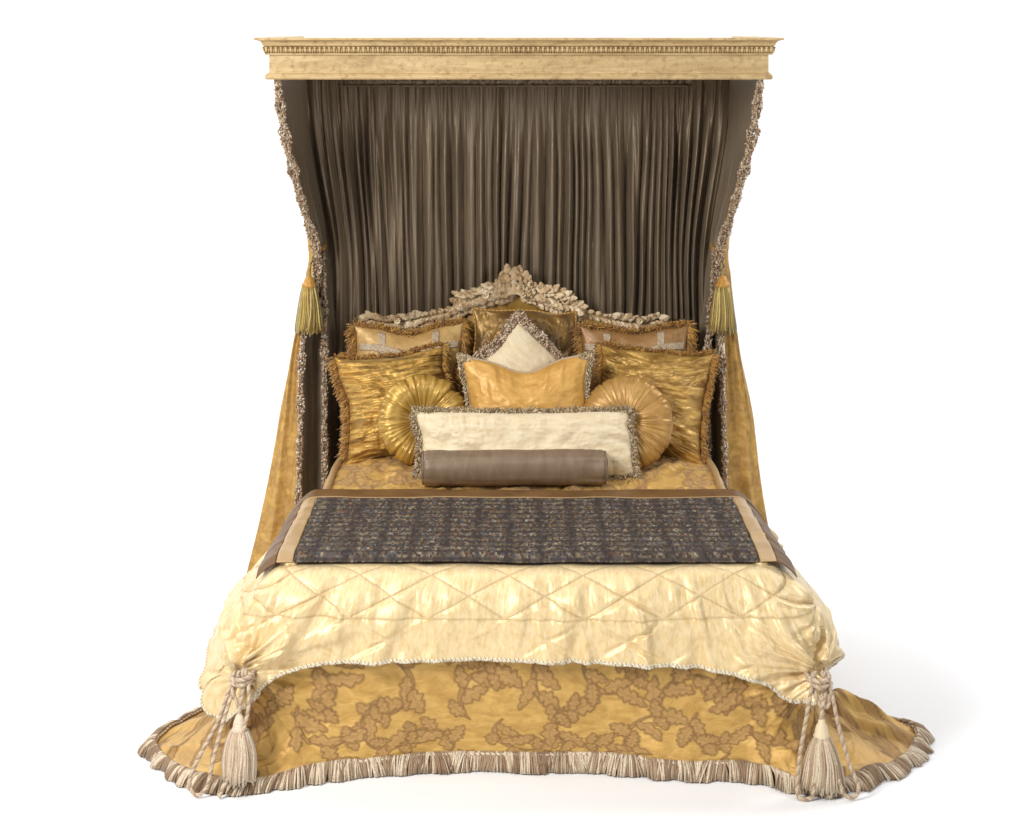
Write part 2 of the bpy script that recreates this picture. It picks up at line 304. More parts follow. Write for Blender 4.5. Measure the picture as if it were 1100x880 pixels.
# ------------------------------------------------------------------ acanthus damask raster
TW, TH, RES = 2.23, .86, .0025
def make_pattern():
    nx, ny = int(TW / RES), int(TH / RES); mask = np.zeros((ny, nx)); outl = np.zeros((ny, nx)); vein = np.zeros((ny, nx))
    r = random.Random(5)
    def leaf(x0, y0, ang, L, W, bend, lobes=5):
        s = np.linspace(0, 1, 70); a = ang + bend * s; px = x0 + np.cumsum(np.cos(a)) * L / 70; py = y0 + np.cumsum(np.sin(a)) * L / 70
        prof = W * np.sin(PI * np.clip(s, 0, 1) ** .75) ** .8 + .003
        def edge(sg, ph):
            lb = np.abs(np.sin(PI * (s * lobes + ph))); w = prof * (.50 + .62 * lb ** .6) * (1 + .10 * np.sin(PI * 3 * (s * lobes + ph)))
            return px - np.sin(a) * w * sg, py + np.cos(a) * w * sg
        ex, ey = edge(1, 0); fx, fy = edge(-1, .4); X = np.r_[ex, fx[::-1]]; Y = np.r_[ey, fy[::-1]]
        i0, i1 = int(X.min() / RES) - 4, int(X.max() / RES) + 5; j0, j1 = int(Y.min() / RES) - 4, int(Y.max() / RES) + 5
        gx, gy = np.meshgrid(np.arange(i0, i1) * RES, np.arange(j0, j1) * RES); ins = np.zeros(gx.shape, bool); dm = np.full(gx.shape, 9.)
        for k in range(len(X)):
            xa, ya, xb, yb = X[k - 1], Y[k - 1], X[k], Y[k]
            if abs(yb - ya) > 1e-12:
                c = ((ya > gy) != (yb > gy)) & (gx < (xb - xa) * (gy - ya) / (yb - ya) + xa); ins ^= c
            dx, dy = xb - xa, yb - ya; tt = np.clip(((gx - xa) * dx + (gy - ya) * dy) / (dx * dx + dy * dy + 1e-12), 0, 1)
            dm = np.minimum(dm, np.hypot(gx - xa - tt * dx, gy - ya - tt * dy))
        dr = np.full(gx.shape, 9.)
        for k in range(0, 66, 2): dr = np.minimum(dr, np.hypot(gx - px[k], gy - py[k]))
        I = np.arange(j0, j1) % ny; J = np.arange(i0, i1) % nx; ix = np.ix_(I, J)
        mask[ix] = np.where(ins, 1, mask[ix]); keep = np.where(ins, 0, outl[ix])
        outl[ix] = np.maximum(keep, np.clip(1.4 - dm / .0032, 0, 1)); vein[ix] = np.maximum(np.where(ins, 0, vein[ix]), np.where(ins, np.clip(1.3 - dr / .004, 0, 1), 0))
    GX, GY = 9, 4
    for gy in range(GY):
        for gx in range(GX):
            cx = (gx + .5 * (gy % 2) + r.uniform(.2, .5)) * TW / GX; cy = (gy + r.uniform(.3, .6)) * TH / GY; sg = r.choice((-1, 1))
            a0 = r.uniform(-.5, .5) + (PI / 2 if gx % 2 else PI / 3) + (PI if (gx + gy) % 3 == 0 else 0); L = r.uniform(.24, .32); n = 50; a = a0 + sg * np.linspace(-.8, 1.6, n)
            x = cx - .5 * L * math.cos(a0) + np.cumsum(np.cos(a)) * L / n; y = cy - .5 * L * math.sin(a0) + np.cumsum(np.sin(a)) * L / n
            leaf(x[0], y[0], a[0], L, .006, sg * 2.4, 1)
            for k in (6, 16, 26, 36):
                sd = 1 if (k // 10) % 2 else -1
                leaf(x[k], y[k], a[k] + sd * r.uniform(.45, .95), r.uniform(.085, .135), r.uniform(.018, .027), sd * r.uniform(-.9, 1.5), r.choice((3, 4, 5)))
            leaf(x[-1], y[-1], a[-1], r.uniform(.11, .15), .030, sg * 1.2, 5)
            leaf(x[-1], y[-1], a[-1] + .9, .07, .018, .8, 3); leaf(x[-1], y[-1], a[-1] - .9, .07, .018, -.8, 3)
    k = np.array([.25, .5, .25])
    for A in (mask, outl, vein):
        A[:] = sum(np.roll(A, i - 1, 0) * k[i] for i in range(3)); A[:] = sum(np.roll(A, i - 1, 1) * k[i] for i in range(3))
    return mask, outl, vein
PAT = make_pattern()
def pat_attrs(U, V, dim=1.0):
    U = np.asarray(U).ravel() + .012 * noise(np.asarray(U).ravel() * 6, np.asarray(V).ravel() * 6, 3); V = np.asarray(V).ravel() + .012 * noise(U * 6 + 9, np.asarray(V).ravel() * 6, 4)
    out = []
    ny, nx = PAT[0].shape; x = (U / RES) % nx; y = (V / RES) % ny; i = np.floor(x).astype(int); j = np.floor(y).astype(int); fx, fy = x - i, y - j
    for A in PAT: out.append(dim * ((A[j % ny, i % nx] * (1 - fx) + A[j % ny, (i + 1) % nx] * fx) * (1 - fy) + (A[(j + 1) % ny, i % nx] * (1 - fx) + A[(j + 1) % ny, (i + 1) % nx] * fx) * fy))
    return dict(pat=np.clip(out[0] * 1.5 - .25, 0, 1), outl=np.clip(out[1], 0, 1), vein=out[2])

# ------------------------------------------------------------------ floor
def backdrop():                  # white paper sweep: floor, cove and rising wall in one sheet
    prof = [(-14, 0), (-6, 0), (-2, 0), (1, 0), (3.2, 0)] + [(3.2 + 1.8 * math.sin(a), 1.8 - 1.8 * math.cos(a)) for a in np.linspace(.1, PI / 2, 14)] + [(5, 3.5), (5, 7)]
    P = np.array([[(x, y, z) for y, z in prof] for x in np.linspace(-9, 9, 10)], float); mb = MB(); mb.grid(P)
    tag(mb.build('studio_backdrop', M['floor']), kind='structure')
backdrop()

CX = -.025                       # canopy centre line
# ------------------------------------------------------------------ cornice
def cornice():
    root = empty('canopy_cornice', (CX, 2.15, 2.55), label='long cream gilt wood cornice with carved moulding crowning the bed canopy', cat='cornice')
    YB = 0.0; DF = -.90; HW = 1.093
    def sweep(name, prof, m):     # prof: list of (out, z)
        p = np.array(prof); mb = MB(); path = []
        segs = [(-1, 'L'), ]
        out = []
        for o, z in p:
            out.append([(-(HW + o), YB, z), (-(HW + o), DF - o, z), ((HW + o), DF - o, z), ((HW + o), YB, z)])
        A = np.array(out)          # [k,4,3]
        for s in range(3):
            n = 60 if s == 1 else 20; t = np.linspace(0, 1, n)[None, :, None]
            mb.grid((A[:, s][:, None] * (1 - t) + A[:, s + 1][:, None] * t), flip=True)
        return mb.build(name, m, root, smooth=False)
    sweep('crown_moulding', [(.0, .108), (.010, .108), (.016, .109), (.016, .115), (.010, .117), (.014, .142), (.024, .1485)] + [(.026 + .030 * (1 - math.cos(a)), .1485 + .024 * math.sin(a)) for a in np.linspace(0, PI / 2, 8)] + [(.060, .1735), (.060, .181), (.054, .184), (-.06, .184), (-.06, .108), (0, .108)], M['gilt'])
    sweep('frieze', [(0, .033), (.0, .109), (-.02, .109), (-.02, .033), (0, .033)], M['gilt'])
    sweep('base_moulding', [(-.02, 0), (.010, 0), (.016, .005), (.016, .019), (.011, .021), (.011, .025), (.003, .029), (.001, .0335), (-.02, .0335), (-.02, 0)], M['gilt'])
    # carved egg and dart band
    mb = MB(); C = []; D = []; r = []; l = []
    def run(p0, p1, nrm):
        p0, p1 = np.array(p0), np.array(p1); n = int(np.linalg.norm(p1 - p0) / .0212)
        for k in range(n):
            q = p0 + (p1 - p0) * (k + .5) / n
            C.append(q); D.append((0, 0, 1) + np.array(nrm) * .5); r.append(.0082 * random.uniform(.9, 1.08)); l.append(.0165)
            q2 = p0 + (p1 - p0) * (k + 1) / n; C.append(q2 + np.array((0, 0, -.003))); D.append((0, 0, 1) + np.array(nrm) * .4); r.append(.0030); l.append(.015)
            C.append(q + np.array((0, 0, .012)) + np.array(nrm) * .006); D.append(p1 - p0); r.append(.004); l.append(.009)
    z = .129; o = .020
    run((-HW - o, DF - o, z), (HW + o, DF - o, z), (0, -1, 0)); run((-HW - o, YB, z), (-HW - o, DF - o, z), (-1, 0, 0)); run((HW + o, DF - o, z), (HW + o, YB, z), (1, 0, 0))
    blobs(mb, np.array(C), np.array(D), np.array(r), np.array(l), rng.random(len(C)))
    for s in (((-HW - .0, DF - .024, .1285), (HW, DF - .024, .1285)),): pass
    mb.build('egg_and_dart_band', M['gilt'], root)
    mb = MB(); x = HW - .021; v = [(-x, DF + .02, .15), (x, DF + .02, .15), (x, YB, .15), (-x, YB, .15), (-x, DF + .02, .16), (x, DF + .02, .16), (x, YB, .16), (-x, YB, .16)]
    mb.add(v, [(0, 1, 2, 3), (7, 6, 5, 4), (0, 4, 5, 1), (1, 5, 6, 2), (2, 6, 7, 3), (3, 7, 4, 0)]); mb.build('top_board', M['gilt'], root, smooth=False)
cornice()

# ------------------------------------------------------------------ back curtain
def fold_profile(x, z, seed=0, freq=26):
    w = x + .012 * noise(x * 3, z * .9, seed + 5) + .004 * noise(x * 9, z * 2.5, seed + 6)
    a = noise(w * freq, z * .25 + 3, seed); b = noise(w * freq * 2.1, z * .5, seed + 1); c = noise(w * freq * .45, z * .15, seed + 2)
    ph = w * 21 + 1.3 * noise(w * 5, z * .3, seed + 7) + .5 * noise(w * 14, z * .4, seed + 8); cusp = np.abs(np.sin(PI * ph)) ** .8 * (.75 + .45 * noise(np.floor(ph) * 1.7, z * .35, seed + 9))
    return cusp * 1.15 - .5 + (1 - np.abs(a) * 2) * .18 + b * .20 + c * .35
def back_curtain():
    root = empty('back_curtain', (CX, 2.13, 0), label='gathered taupe silk curtain hanging in fine folds behind the headboard', cat='curtain')
    nx, nz = 900, 90; x = np.linspace(-1.03, 1.03, nx); z = np.r_[np.linspace(.02, 2.4, nz - 20), np.linspace(2.41, 2.555, 20)]
    X, Z = np.meshgrid(x, z, indexing='ij'); pull = sstep(2.3, 1.5, Z) * .0
    f = fold_profile(X, Z, 1); ft = noise(X * 60, 0 * Z, 9) * .6 + noise(X * 110, 0 * Z, 8) * .4
    top = sstep(2.1, 2.49, Z); amp = .056 * (1 - .65 * top)
    Y = -(f * amp * (1 - top * .6) + ft * .010 * top)
    side = sstep(.72, 1.03, np.abs(X)); Y = Y - .05 * side + .012 * side * noise(X * 40, Z * 2, 4)
    XX = X * (1 - .115 * sstep(2.55, 1.55, Z) * sstep(.5, 1.03, np.abs(X)))
    mb = MB(); P = np.stack([XX, Y, Z], -1); mb.grid(P, uv=np.stack([X, Z], -1), flip=False)
    mb.build('gathered_panel', M['taupe'], root)
    # ruffled header
    mb = MB(); x = np.linspace(-1.03, 1.03, 1100); t = np.linspace(0, 1, 9)
    X, T = np.meshgrid(x, t, indexing='ij'); ru = noise(X * 75, T * 1.2, 21) + .5 * noise(X * 150, T * 2, 22)
    Y = -.012 - .022 * (T * 1.0) * ru - .010 * np.sin(T * PI); Z = 2.497 + .065 * T + .006 * noise(X * 60, T, 23)
    mb.grid(np.stack([X + .008 * noise(X * 60, T, 25), Y, Z], -1), uv=np.stack([X, Z], -1)); mb.build('ruffled_header', M['taupe'], root)
    mb = MB(); xs = np.linspace(-1.03, 1.03, 400); tube(mb, np.stack([xs, -.018 - .006 * noise(xs * 70, 0, 3), 2.495 + 0 * xs], -1), .006, 6); mb.build('heading_cord', M['taupe'], root)
back_curtain()

def trim_blobs(mb, P, width, dens, size=.006, side=(0, -1, 0), thick=.02, hang=(0, 0, -1)):
    P = np.asarray(P, float); L = np.linalg.norm(np.diff(P, axis=0), axis=1).sum(); n = int(L * dens); t = rng.random(n)
    Q = resample(P, 400); T = np.gradient(Q, axis=0); T /= np.linalg.norm(T, axis=1, keepdims=True); i = (t * 399).astype(int)
    s = np.array(side, float); A = np.cross(T[i], s); A /= np.maximum(np.linalg.norm(A, axis=1, keepdims=True), 1e-6)
    edge = .75 + .35 * noise(t * L * 22, 0, 7)
    c = Q[i] + A * (width * .5 * edge * rng.uniform(-1, 1, n))[:, None] + s * (thick * rng.uniform(-.3, 1, n))[:, None]
    d = rng.normal(size=(n, 3)) + np.array(hang) * 1.2
    blobs(mb, c, d, size * rng.uniform(.5, 1.0, n), size * rng.uniform(1.1, 3.0, n), rng.random(n))

# ------------------------------------------------------------------ side curtains
def side_curtain(sg):
    L = sg < 0; side = 'left' if L else 'right'
    root = empty('side_curtain', (CX + sg * 1.0, 2.1, 0), label='tied back side curtain with gold face and beaded edge on the %s of the bed' % side, cat='curtain', group='pair of tied back canopy curtains')
    ox, oy = root.location.x, root.location.y
    t1, t2 = (1.02, .912) if L else (.960, .893)
    sec = {  # z: control points leading edge -> wall
        2.57: [(1.062, 1.30), (1.052, 1.56), (1.035, 1.83), (1.005, 2.14)],
        2.30: [(1.043, 1.42), (1.040, 1.63), (1.020, 1.87), (.998, 2.14)],
        2.05: [(1.005, 1.60), (1.012, 1.75), (.990, 1.93), (.950, 2.14)],
        1.86: [(.974, 1.79), (.985, 1.87), (.955, 1.98), (.915, 2.13)],
        1.73: [(.948, 1.92), (.960, 1.96), (.935, 2.01), (.895, 2.12)],
        1.58: [(.955, 1.93), (.955, 1.99), (.925, 1.97), (.875, 2.11)],
        1.30: [(t1 - .01, 1.87), (t1 - .05, 1.99), (t2 + .003, 1.94), (.865, 2.10)],
        .90: [(t1, 1.85), (t1 - .05, 1.99), (t2, 1.93), (.86, 2.10)],
        .05: [(t1 + .015, 1.83), (t1 - .04, 1.99), (t2, 1.93), (.86, 2.10)]}
    zs = np.array(sorted(sec)); A = np.array([sec[z] for z in zs]); 
    def sample(zz, nu):
        tt = np.interp(zz, zs, np.arange(len(zs))); B = catmull(A, tt)               # [nz,4,2]
        B = np.moveaxis(B, 1, 0); return np.moveaxis(catmull(B, np.linspace(0, 3, nu)), 0, 1)   # nz,nu,2
    nz, nu = 220, 90; zz = np.linspace(.05, 2.57, nz); G = sample(zz, nu); Z = np.repeat(zz[:, None], nu, 1); U = np.repeat(np.linspace(0, 1, nu)[None], nz, 0)
    low = sstep(1.75, 1.5, Z); near = np.exp(-((Z - 1.73) / .28) ** 2)
    f = noise(U * 5, Z * .4, 31) * .005 + near * noise(U * 22, Z * 1.2, 33) * .013 + low * noise(U * 16, Z * .4, 34) * .010
    f *= np.clip(U * 8, 0, 1)
    X = (G[..., 0] - f) * sg; P = np.stack([X + CX - ox, G[..., 1] - oy, Z], -1)
    mb = MB(); mb.grid(P, uv=np.stack([U * .6, Z], -1), flip=L); mb.build('lining', M['lining'], root)
    # gold face, flaring out below the tie
    if L: fs = {2.57: [(1.072, 1.31), (1.064, 1.70), (1.05, 2.11)], 2.05: [(1.018, 1.61), (1.028, 1.84), (1.03, 2.11)], 1.74: [(.965, 1.95), (1.0, 1.99), (1.0, 2.09)],
             1.62: [(.970, 1.94), (1.005, 1.98), (1.00, 2.09)], 1.25: [(1.028, 1.88), (1.068, 1.93), (1.06, 2.08)], .90: [(1.033, 1.87), (1.135, 1.93), (1.13, 2.08)], .50: [(1.04, 1.84), (1.21, 1.92), (1.18, 2.08)], .03: [(1.06, 1.80), (1.31, 1.90), (1.24, 2.08)]}
    else: fs = {2.57: [(1.072, 1.31), (1.064, 1.70), (1.05, 2.11)], 2.05: [(1.018, 1.61), (1.028, 1.84), (1.03, 2.11)], 1.74: [(.962, 1.95), (1.0, 1.99), (1.0, 2.09)],
             1.62: [(.962, 1.94), (1.005, 1.98), (1.00, 2.09)], 1.25: [(.970, 1.90), (1.045, 1.94), (1.04, 2.08)], .90: [(.973, 1.88), (1.112, 1.94), (1.11, 2.08)], .50: [(.98, 1.86), (1.165, 1.92), (1.14, 2.08)], .03: [(.99, 1.82), (1.25, 1.90), (1.20, 2.08)]}
    zs2 = np.array(sorted(fs)); A2 = np.array([fs[z] for z in zs2]); nz, nu = 380, 130; zz = np.linspace(.03, 2.57, nz)
    B = catmull(A2, np.interp(zz, zs2, np.arange(len(zs2)))); G = np.moveaxis(catmull(np.moveaxis(B, 1, 0), np.linspace(0, 2, nu)), 0, 1)
    Z = np.repeat(zz[:, None], nu, 1); U = np.repeat(np.linspace(0, 1, nu)[None], nz, 0); low = sstep(1.78, 1.2, Z)
    f = low * np.clip(U * 6, 0, 1) * (noise(U * 9 + Z * .5, Z * .4, 41) * .026 + noise(U * 20, Z * .8, 42) * .010)
    P = np.stack([(G[..., 0] + f * .7) * sg + CX - ox, G[..., 1] - f - oy, Z], -1)
    mb = MB(); mb.grid(P, uv=np.stack([U * .55, Z], -1), flip=not L, **{k_: v_ * .42 for k_, v_ in pat_attrs(U * .55, Z).items()}); mb.build('gold_face', M['damask'], root)
    # beaded trim on the leading edge, and on the inner fold below the tie
    Bl = catmull(A, np.interp(np.linspace(2.56, .15, 200), zs, np.arange(len(zs))))
    z2 = np.linspace(2.56, .15, 200); lead = np.stack([Bl[:, 0, 0] * sg + CX - ox, Bl[:, 0, 1] - oy - .006, z2], -1)
    inner = np.stack([Bl[:, 2, 0] * sg + CX - ox, Bl[:, 2, 1] - oy - .006, z2], -1); k = z2 < 1.74
    mb = MB(); up = z2 > 1.5
    trim_blobs(mb, lead[up], .052, 2100, .0047); trim_blobs(mb, lead[~up], .036, 1500, .0047); mb.build('beaded_trim', M['beads'], root)
    mb = MB(); trim_blobs(mb, inner[k], .036, 1500, .0047); mb.build('inner_beaded_trim', M['beads'], root)
    # tie back band
    mb = MB(); a = np.linspace(0, 2 * PI, 60); c = np.array([sg * .956 + CX - ox, 1.995 - oy, 1.735]); q = c + np.stack([.035 * np.cos(a), .085 * np.sin(a), .012 * np.sin(a)], -1)
    rope(mb, q, .009); mb.build('tieback_cord', M['goldfr'], root)
for sg in (-1, 1): side_curtain(sg)

# ------------------------------------------------------------------ tassels
def lathe(mb, prof, n=28, rnd=.5, wob=0):
    p = np.array(prof); a = np.linspace(0, 2 * PI, n, endpoint=False); r = p[:, 0][None] * (1 + wob * np.sin(a * 9)[:, None])
    P = np.stack([r * np.cos(a)[:, None], r * np.sin(a)[:, None], np.repeat(p[:, 1][None], n, 0)], -1); mb.grid(P, close_u=True, flip=True, rnd=rnd)
def skirt_strands(mb, z0, z1, r0, r1, n, sr=.003, bulge=.0, sq=1.0):
    for layer in range(3):
        a = rng.random(n) * 2 * PI; k = 7; t = np.linspace(0, 1, k)[None]; jr = rng.uniform(.72, 1.05, n)[:, None] if layer else rng.uniform(.95, 1.06, n)[:, None]
        rr = (r0 + (r1 - r0) * t ** .8 + bulge * np.sin(t * PI)) * jr; aa = a[:, None] + .12 * rng.normal(size=(n, 1)) * t + .05 * np.sin(t * 6 + a[:, None])
        z = z0 + (z1 - z0) * t * (1 + .05 * rng.normal(size=(n, 1)))
        P = np.stack([rr * np.cos(aa), rr * np.sin(aa) * sq, z + 0 * rr], -1); strands(mb, P, sr * np.linspace(1, .8, k)[None], rng.random(n), 4)
def gold_tassel(sg):
    x, y = (-1.005, 1.86) if sg < 0 else (.932, 1.87)
    s = 'left' if sg < 0 else 'right'
    root = empty('tieback_tassel', (x, y, 1.585), label='golden yarn tassel hanging from the %s curtain tieback' % s, cat='tassel', group='gold tassels on the curtain tiebacks')
    mb = MB(); lathe(mb, [(.002, .03), (.016, .024), (.024, .008), (.027, -.004), (.034, -.010), (.036, -.020), (.030, -.03), (.01, -.034)], wob=.06); mb.build('head', M['goldfr'], root)
    mb = MB(); skirt_strands(mb, -.022, -.225, .030, .064, 95, .0042); mb.build('skirt', M['tassel_gold'], root)
    mb = MB(); rope(mb, curve([(0, 0, .02), (.004 * -sg, .03, .08), (.03 * -sg, .09, .15)], 30), .006); mb.build('cord', M['tassel_gold'], root)
for sg in (-1, 1): gold_tassel(sg)

# ------------------------------------------------------------------ bed linen lofts
# rows: edge x, edge y, floor x, floor y, puddle (1 lies on the floor, 0 hangs straight)
ROWS = [(-.62, 2.07, -1.00, 2.07, .3), (-.79, 1.99, -1.03, 2.0, .3), (-.865, 1.82, -1.05, 1.85, .3), (-.895, 1.35, -1.17, 1.35, .5), (-.93, .80, -1.22, .80, .6), (-.955, .45, -1.37, .46, .7), (-.962, .22, -1.465, .20, .8),
        (-.955, .08, -1.36, -.06, 1), (-.93, .025, -1.21, -.20, 1), (-.88, .01, -1.01, -.26, .9), (-.74, .005, -.78, -.11, .3), (-.33, 0, -.33, -.025, 0), (0, 0, -.02, -.022, 0), (.27, 0, .26, -.035, 0),
        (.53, 0, .53, -.075, .1), (.76, .005, .80, -.10, .2), (.86, .01, .94, -.2, .7), (.915, .02, 1.05, -.27, 1), (.94, .045, 1.15, -.244, 1), (.955, .10, 1.32, -.11, 1), (.96, .18, 1.47, .05, 1), (.957, .30, 1.56, .24, 1),
        (.95, .42, 1.54, .38, 1), (.94, .52, 1.43, .46, 1), (.935, .65, 1.27, .58, 1), (.895, 1.35, 1.17, 1.35, .5), (.865, 1.82, 1.05, 1.85, .3), (.79, 1.99, 1.03, 2.0, .3), (.62, 2.07, 1.00, 2.07, .3)]
KN = [np.array((-1.045, -.075, .40)), np.array((1.06, -.085, .40))]      # rope knots at the two foot corners
ZT = .730
def head_rise(y): return .045 * sstep(1.22, 1.55, y)
def dense_rows(rows, n):
    A = np.array(rows, float); c = catmull(A, np.linspace(0, len(A) - 1, n * 6)); wgt = .5 * (c[:, :2] + c[:, 2:4])
    d = np.r_[0, np.cumsum(np.linalg.norm(np.diff(wgt, axis=0), axis=1))]; q = np.linspace(0, d[-1], n)
    return np.stack([np.interp(q, d, c[:, k]) for k in range(c.shape[1])], 1), q
def cinch(P, amt, sig=.10, rad=.34):
    for K in KN:
        d = P - K; h = np.exp(-(d[..., 2] / sig) ** 2); near = np.exp(-((d[..., 0] ** 2 + d[..., 1] ** 2) / rad ** 2))
        wv = amt * h * near; P[..., 0] -= d[..., 0] * wv; P[..., 1] -= d[..., 1] * wv
        ang = np.arctan2(d[..., 2], np.hypot(d[..., 0], d[..., 1]) * np.sign(d[..., 0] - d[..., 1] * np.sign(K[0]) + 1e-9)); rr = np.sqrt((d ** 2).sum(-1)); 
        cr = (noise(ang * 5, rr * 2, 61) + .5 * noise(ang * 11, rr * 3, 62)) * np.exp(-(rr / .30) ** 2) * sstep(.01, .07, rr)
        P[..., 1] -= cr * .034; P[..., 0] += cr * .018 * np.sign(K[0])
    return P
def bedspread():
    root = empty('bedspread', (0, 1, 0), label='gold damask bedspread with leaf pattern falling to the floor around the bed', cat='bedspread')
    nt_, nv = 1900, 310; D, arc = dense_rows(ROWS, nt_); EX, EY, FX, FY, PU = D.T
    E = np.stack([EX, EY], -1); F = np.stack([FX, FY], -1); W = F - E; wl = np.linalg.norm(W, axis=1); 
    T = np.gradient(E, axis=0); T /= np.linalg.norm(T, axis=1, keepdims=True); N = np.stack([T[:, 1] * 1.0, -T[:, 0]], -1); N = -N if (N[nt_ // 2, 1] > 0) else N
    PU = np.clip(PU, 0, 1); last = np.clip(1 - .050 * PU / np.maximum(wl, .08), .4, 1)
    def ring(off, a, z): return np.stack([E[:, 0] + N[:, 0] * off + W[:, 0] * a, E[:, 1] + N[:, 1] * off + W[:, 1] * a, np.broadcast_to(z, nt_)], -1)
    hr = head_rise(EY); rings = [ring(-.10, 0, ZT + .003 + hr), ring(-.03, 0, ZT + hr), ring(.0, 0, ZT - .025 + hr), ring(.012, .02, ZT - .09 + hr), ring(.012, .10, .45), ring(.008, .20 + .0 * PU, .24 + .0 * PU), ring(.004, .5 * PU * .62 + .5 * (1 - PU), .16 * (1 - PU) + .12 * PU), ring(0, .55 * PU + .8 * (1 - PU), (.10 * (1 - PU) + .06 * PU)), ring(0, last, .056 * (1 - PU) + .020 * PU)]
    Rg = np.array(rings)                                        # [K,nt,3]
    v = np.linspace(0, len(rings) - 1, 1200); C = catmull(Rg, v)  # [1200,nt,3]
    seg = np.linalg.norm(np.diff(C, axis=0), axis=2).mean(1); cd = np.r_[0, np.cumsum(seg)]; q = np.linspace(0, cd[-1], nv); vi = np.interp(q, cd, v); P = catmull(Rg, vi)  # [nv,nt,3]
    V = np.repeat(q[:, None], nt_, 1); U = np.repeat(arc[None], nv, 0); drop = sstep(.12, .75, V)
    du = np.linalg.norm(np.diff(P, axis=1), axis=2); UP = np.hstack([np.zeros((nv, 1)), np.cumsum(du, axis=1)]); UP = UP - UP[:, nt_ // 2][:, None] + 1.3
    # folds
    f = drop * (noise(U * 3.2 + .4 * V, V * .6, 51) * .024 + noise(U * 9, V * 1.2, 52) * .008) + sstep(.10, .3, V) * fbm(U * 9, V * 7, 53, 3) * .0055
    cornerw = np.clip(PU, 0, 1)[None]; f = f + drop * cornerw * noise(U * 11, V * 1.0, 54) * .016
    flat = sstep(.45, .8, V) * cornerw
    P[..., 0] += N[None, :, 0] * f * (1 - flat * .6); P[..., 1] += N[None, :, 1] * f * (1 - flat * .6)
    P[..., 2] += flat * (np.maximum(0, fbm(U * 7, V * 9, 55, 3)) * .045 + np.maximum(0, 1 - 6 * np.abs(noise(U * 4 + V * 3, V * 2, 56))) * .030 + np.maximum(0, noise(U * 13 + V * 5, V * 1.5, 57)) * .075) * sstep(0, .06, P[..., 2] - .0 + .03) * (1 - sstep(q[-1] - .05, q[-1], V) * .6)
    P = cinch(P, .35)
    P[..., 2] = np.where(P[..., 2] < .03, .008 + .022 * np.exp((P[..., 2] - .03) / .022), P[..., 2])
    mb = MB(); mb.grid(P, uv=np.stack([UP, V], -1), flip=False, **pat_attrs(UP, V))
    # top
    ny_, nx_ = 150, 260; y = np.linspace(.75, 2.07, ny_); hw = np.interp(y, [.75, 1.35, 1.82, 1.95, 2.0, 2.05], [.84, .80, .775, .72, .66, .50])
    YY = np.repeat(y[:, None], nx_, 1); XX = np.linspace(-1, 1, nx_)[None] * hw[:, None]
    q1 = ridge(XX * 4 + YY * 4, XX * 4 - YY * 4, 57); puff = .014 * np.minimum(q1 * 4, 1) + .012 * fbm(XX * 14, YY * 22, 58)
    ZZ = head_rise(YY) + ZT + .004 + .008 * (1 - (np.abs(XX) / .8) ** 4) + puff * sstep(.80, .70, np.abs(XX)) * sstep(2.06, 1.98, YY)
    mb.grid(np.stack([XX, YY, ZZ], -1), uv=np.stack([XX, YY], -1), flip=True, **pat_attrs(XX + .3, YY))
    for o in mb.v: o[:, 1] -= 1
    mb.build('cover', M['damask'], root)
    # piping round the head end
    k = (EY > 1.2); 
    for sgn in (-1, 1):
        m = k & (np.sign(EX) == sgn); p = rings[1][m] + np.array((0, -1, .008)); mb = MB(); tube(mb, p, .015, 12); mb.build('piping', M['tan_satin'], root)
    # bullion fringe along the hem
    hem = P[-1]; vis = (hem[:, 1] < 2.0); hem = hem[vis]; FF = F[vis]; pu = PU[vis]; NN = N[vis]
    for c in range(2): hem = hem.copy()
    d = np.r_[0, np.cumsum(np.linalg.norm(np.diff(FF, axis=0), axis=1))]; Lt = d[-1]; mb = MB()
    for layer, den in ((0, 330), (1, 240)):
        n = int(Lt * den); s = (np.arange(n) + rng.uniform(-.3, .3, n)) / n * Lt
        g = lambda A: np.stack([np.interp(s, d, A[:, k]) for k in range(A.shape[1])], 1)
        h = g(hem); ff = g(FF); nn = g(NN); p_ = np.interp(s, d, pu); out = ff - h[:, :2]; ol = np.linalg.norm(out, axis=1, keepdims=True)
        dirn = np.where(ol > .03, out / np.maximum(ol, 1e-6), nn); dirn = dirn * .8 + nn * .2
        reach = (.014 + .034 * p_) * (1 + .30 * noise(s * 7, 0, 71)) + .016 * noise(s * 24, 0, 72) + .006 * layer
        k = 5; t = np.linspace(0, 1, k)[None]; hz = h[:, 2:3] + .008
        z = hz * (1 - t ** (1 + .6 * p_[:, None])) + .005 + (.008 + .010 * noise(s * 18, 0, 77)[:, None]) * np.sin(t * PI) + .007 * layer * (1 - t)
        tx = np.stack([nn[:, 1], -nn[:, 0]], 1); sl = .009 * rng.normal(size=(n, 1)) + .022 * noise(s * 12, 0, 73)[:, None]
        X = h[:, 0:1] + dirn[:, 0:1] * reach[:, None] * t + tx[:, 0:1] * sl * t; Y = h[:, 1:2] + dirn[:, 1:2] * reach[:, None] * t + tx[:, 1:2] * sl * t
        rn = np.clip(.5 + .75 * noise(s * 34, 0, 75 + layer) + .28 * rng.uniform(-1, 1, n), 0, .999)
        strands(mb, np.stack([X, Y - 1, z], -1), np.linspace(.0026, .0036, k)[None] * rng.uniform(.8, 1.2, n)[:, None], rn, 4)
    zz_ = np.stack([hem[:, 2] + .006, np.maximum(hem[:, 2] * .5, .004), np.full(len(hem), .001)], 1); mb.grid(np.stack([hem[:, 0:1] - NN[:, 0:1] * .004 + 0 * zz_, hem[:, 1:2] - NN[:, 1:2] * .004 - 1 + 0 * zz_, zz_], -1), rnd=.9)
    hh = np.stack([hem[:, 0], hem[:, 1] - 1, hem[:, 2] + .010], -1); rope(mb, hh, .006, .02, n=1400)
    mb.build('bullion_fringe', M['bullion'], root)
bedspread()

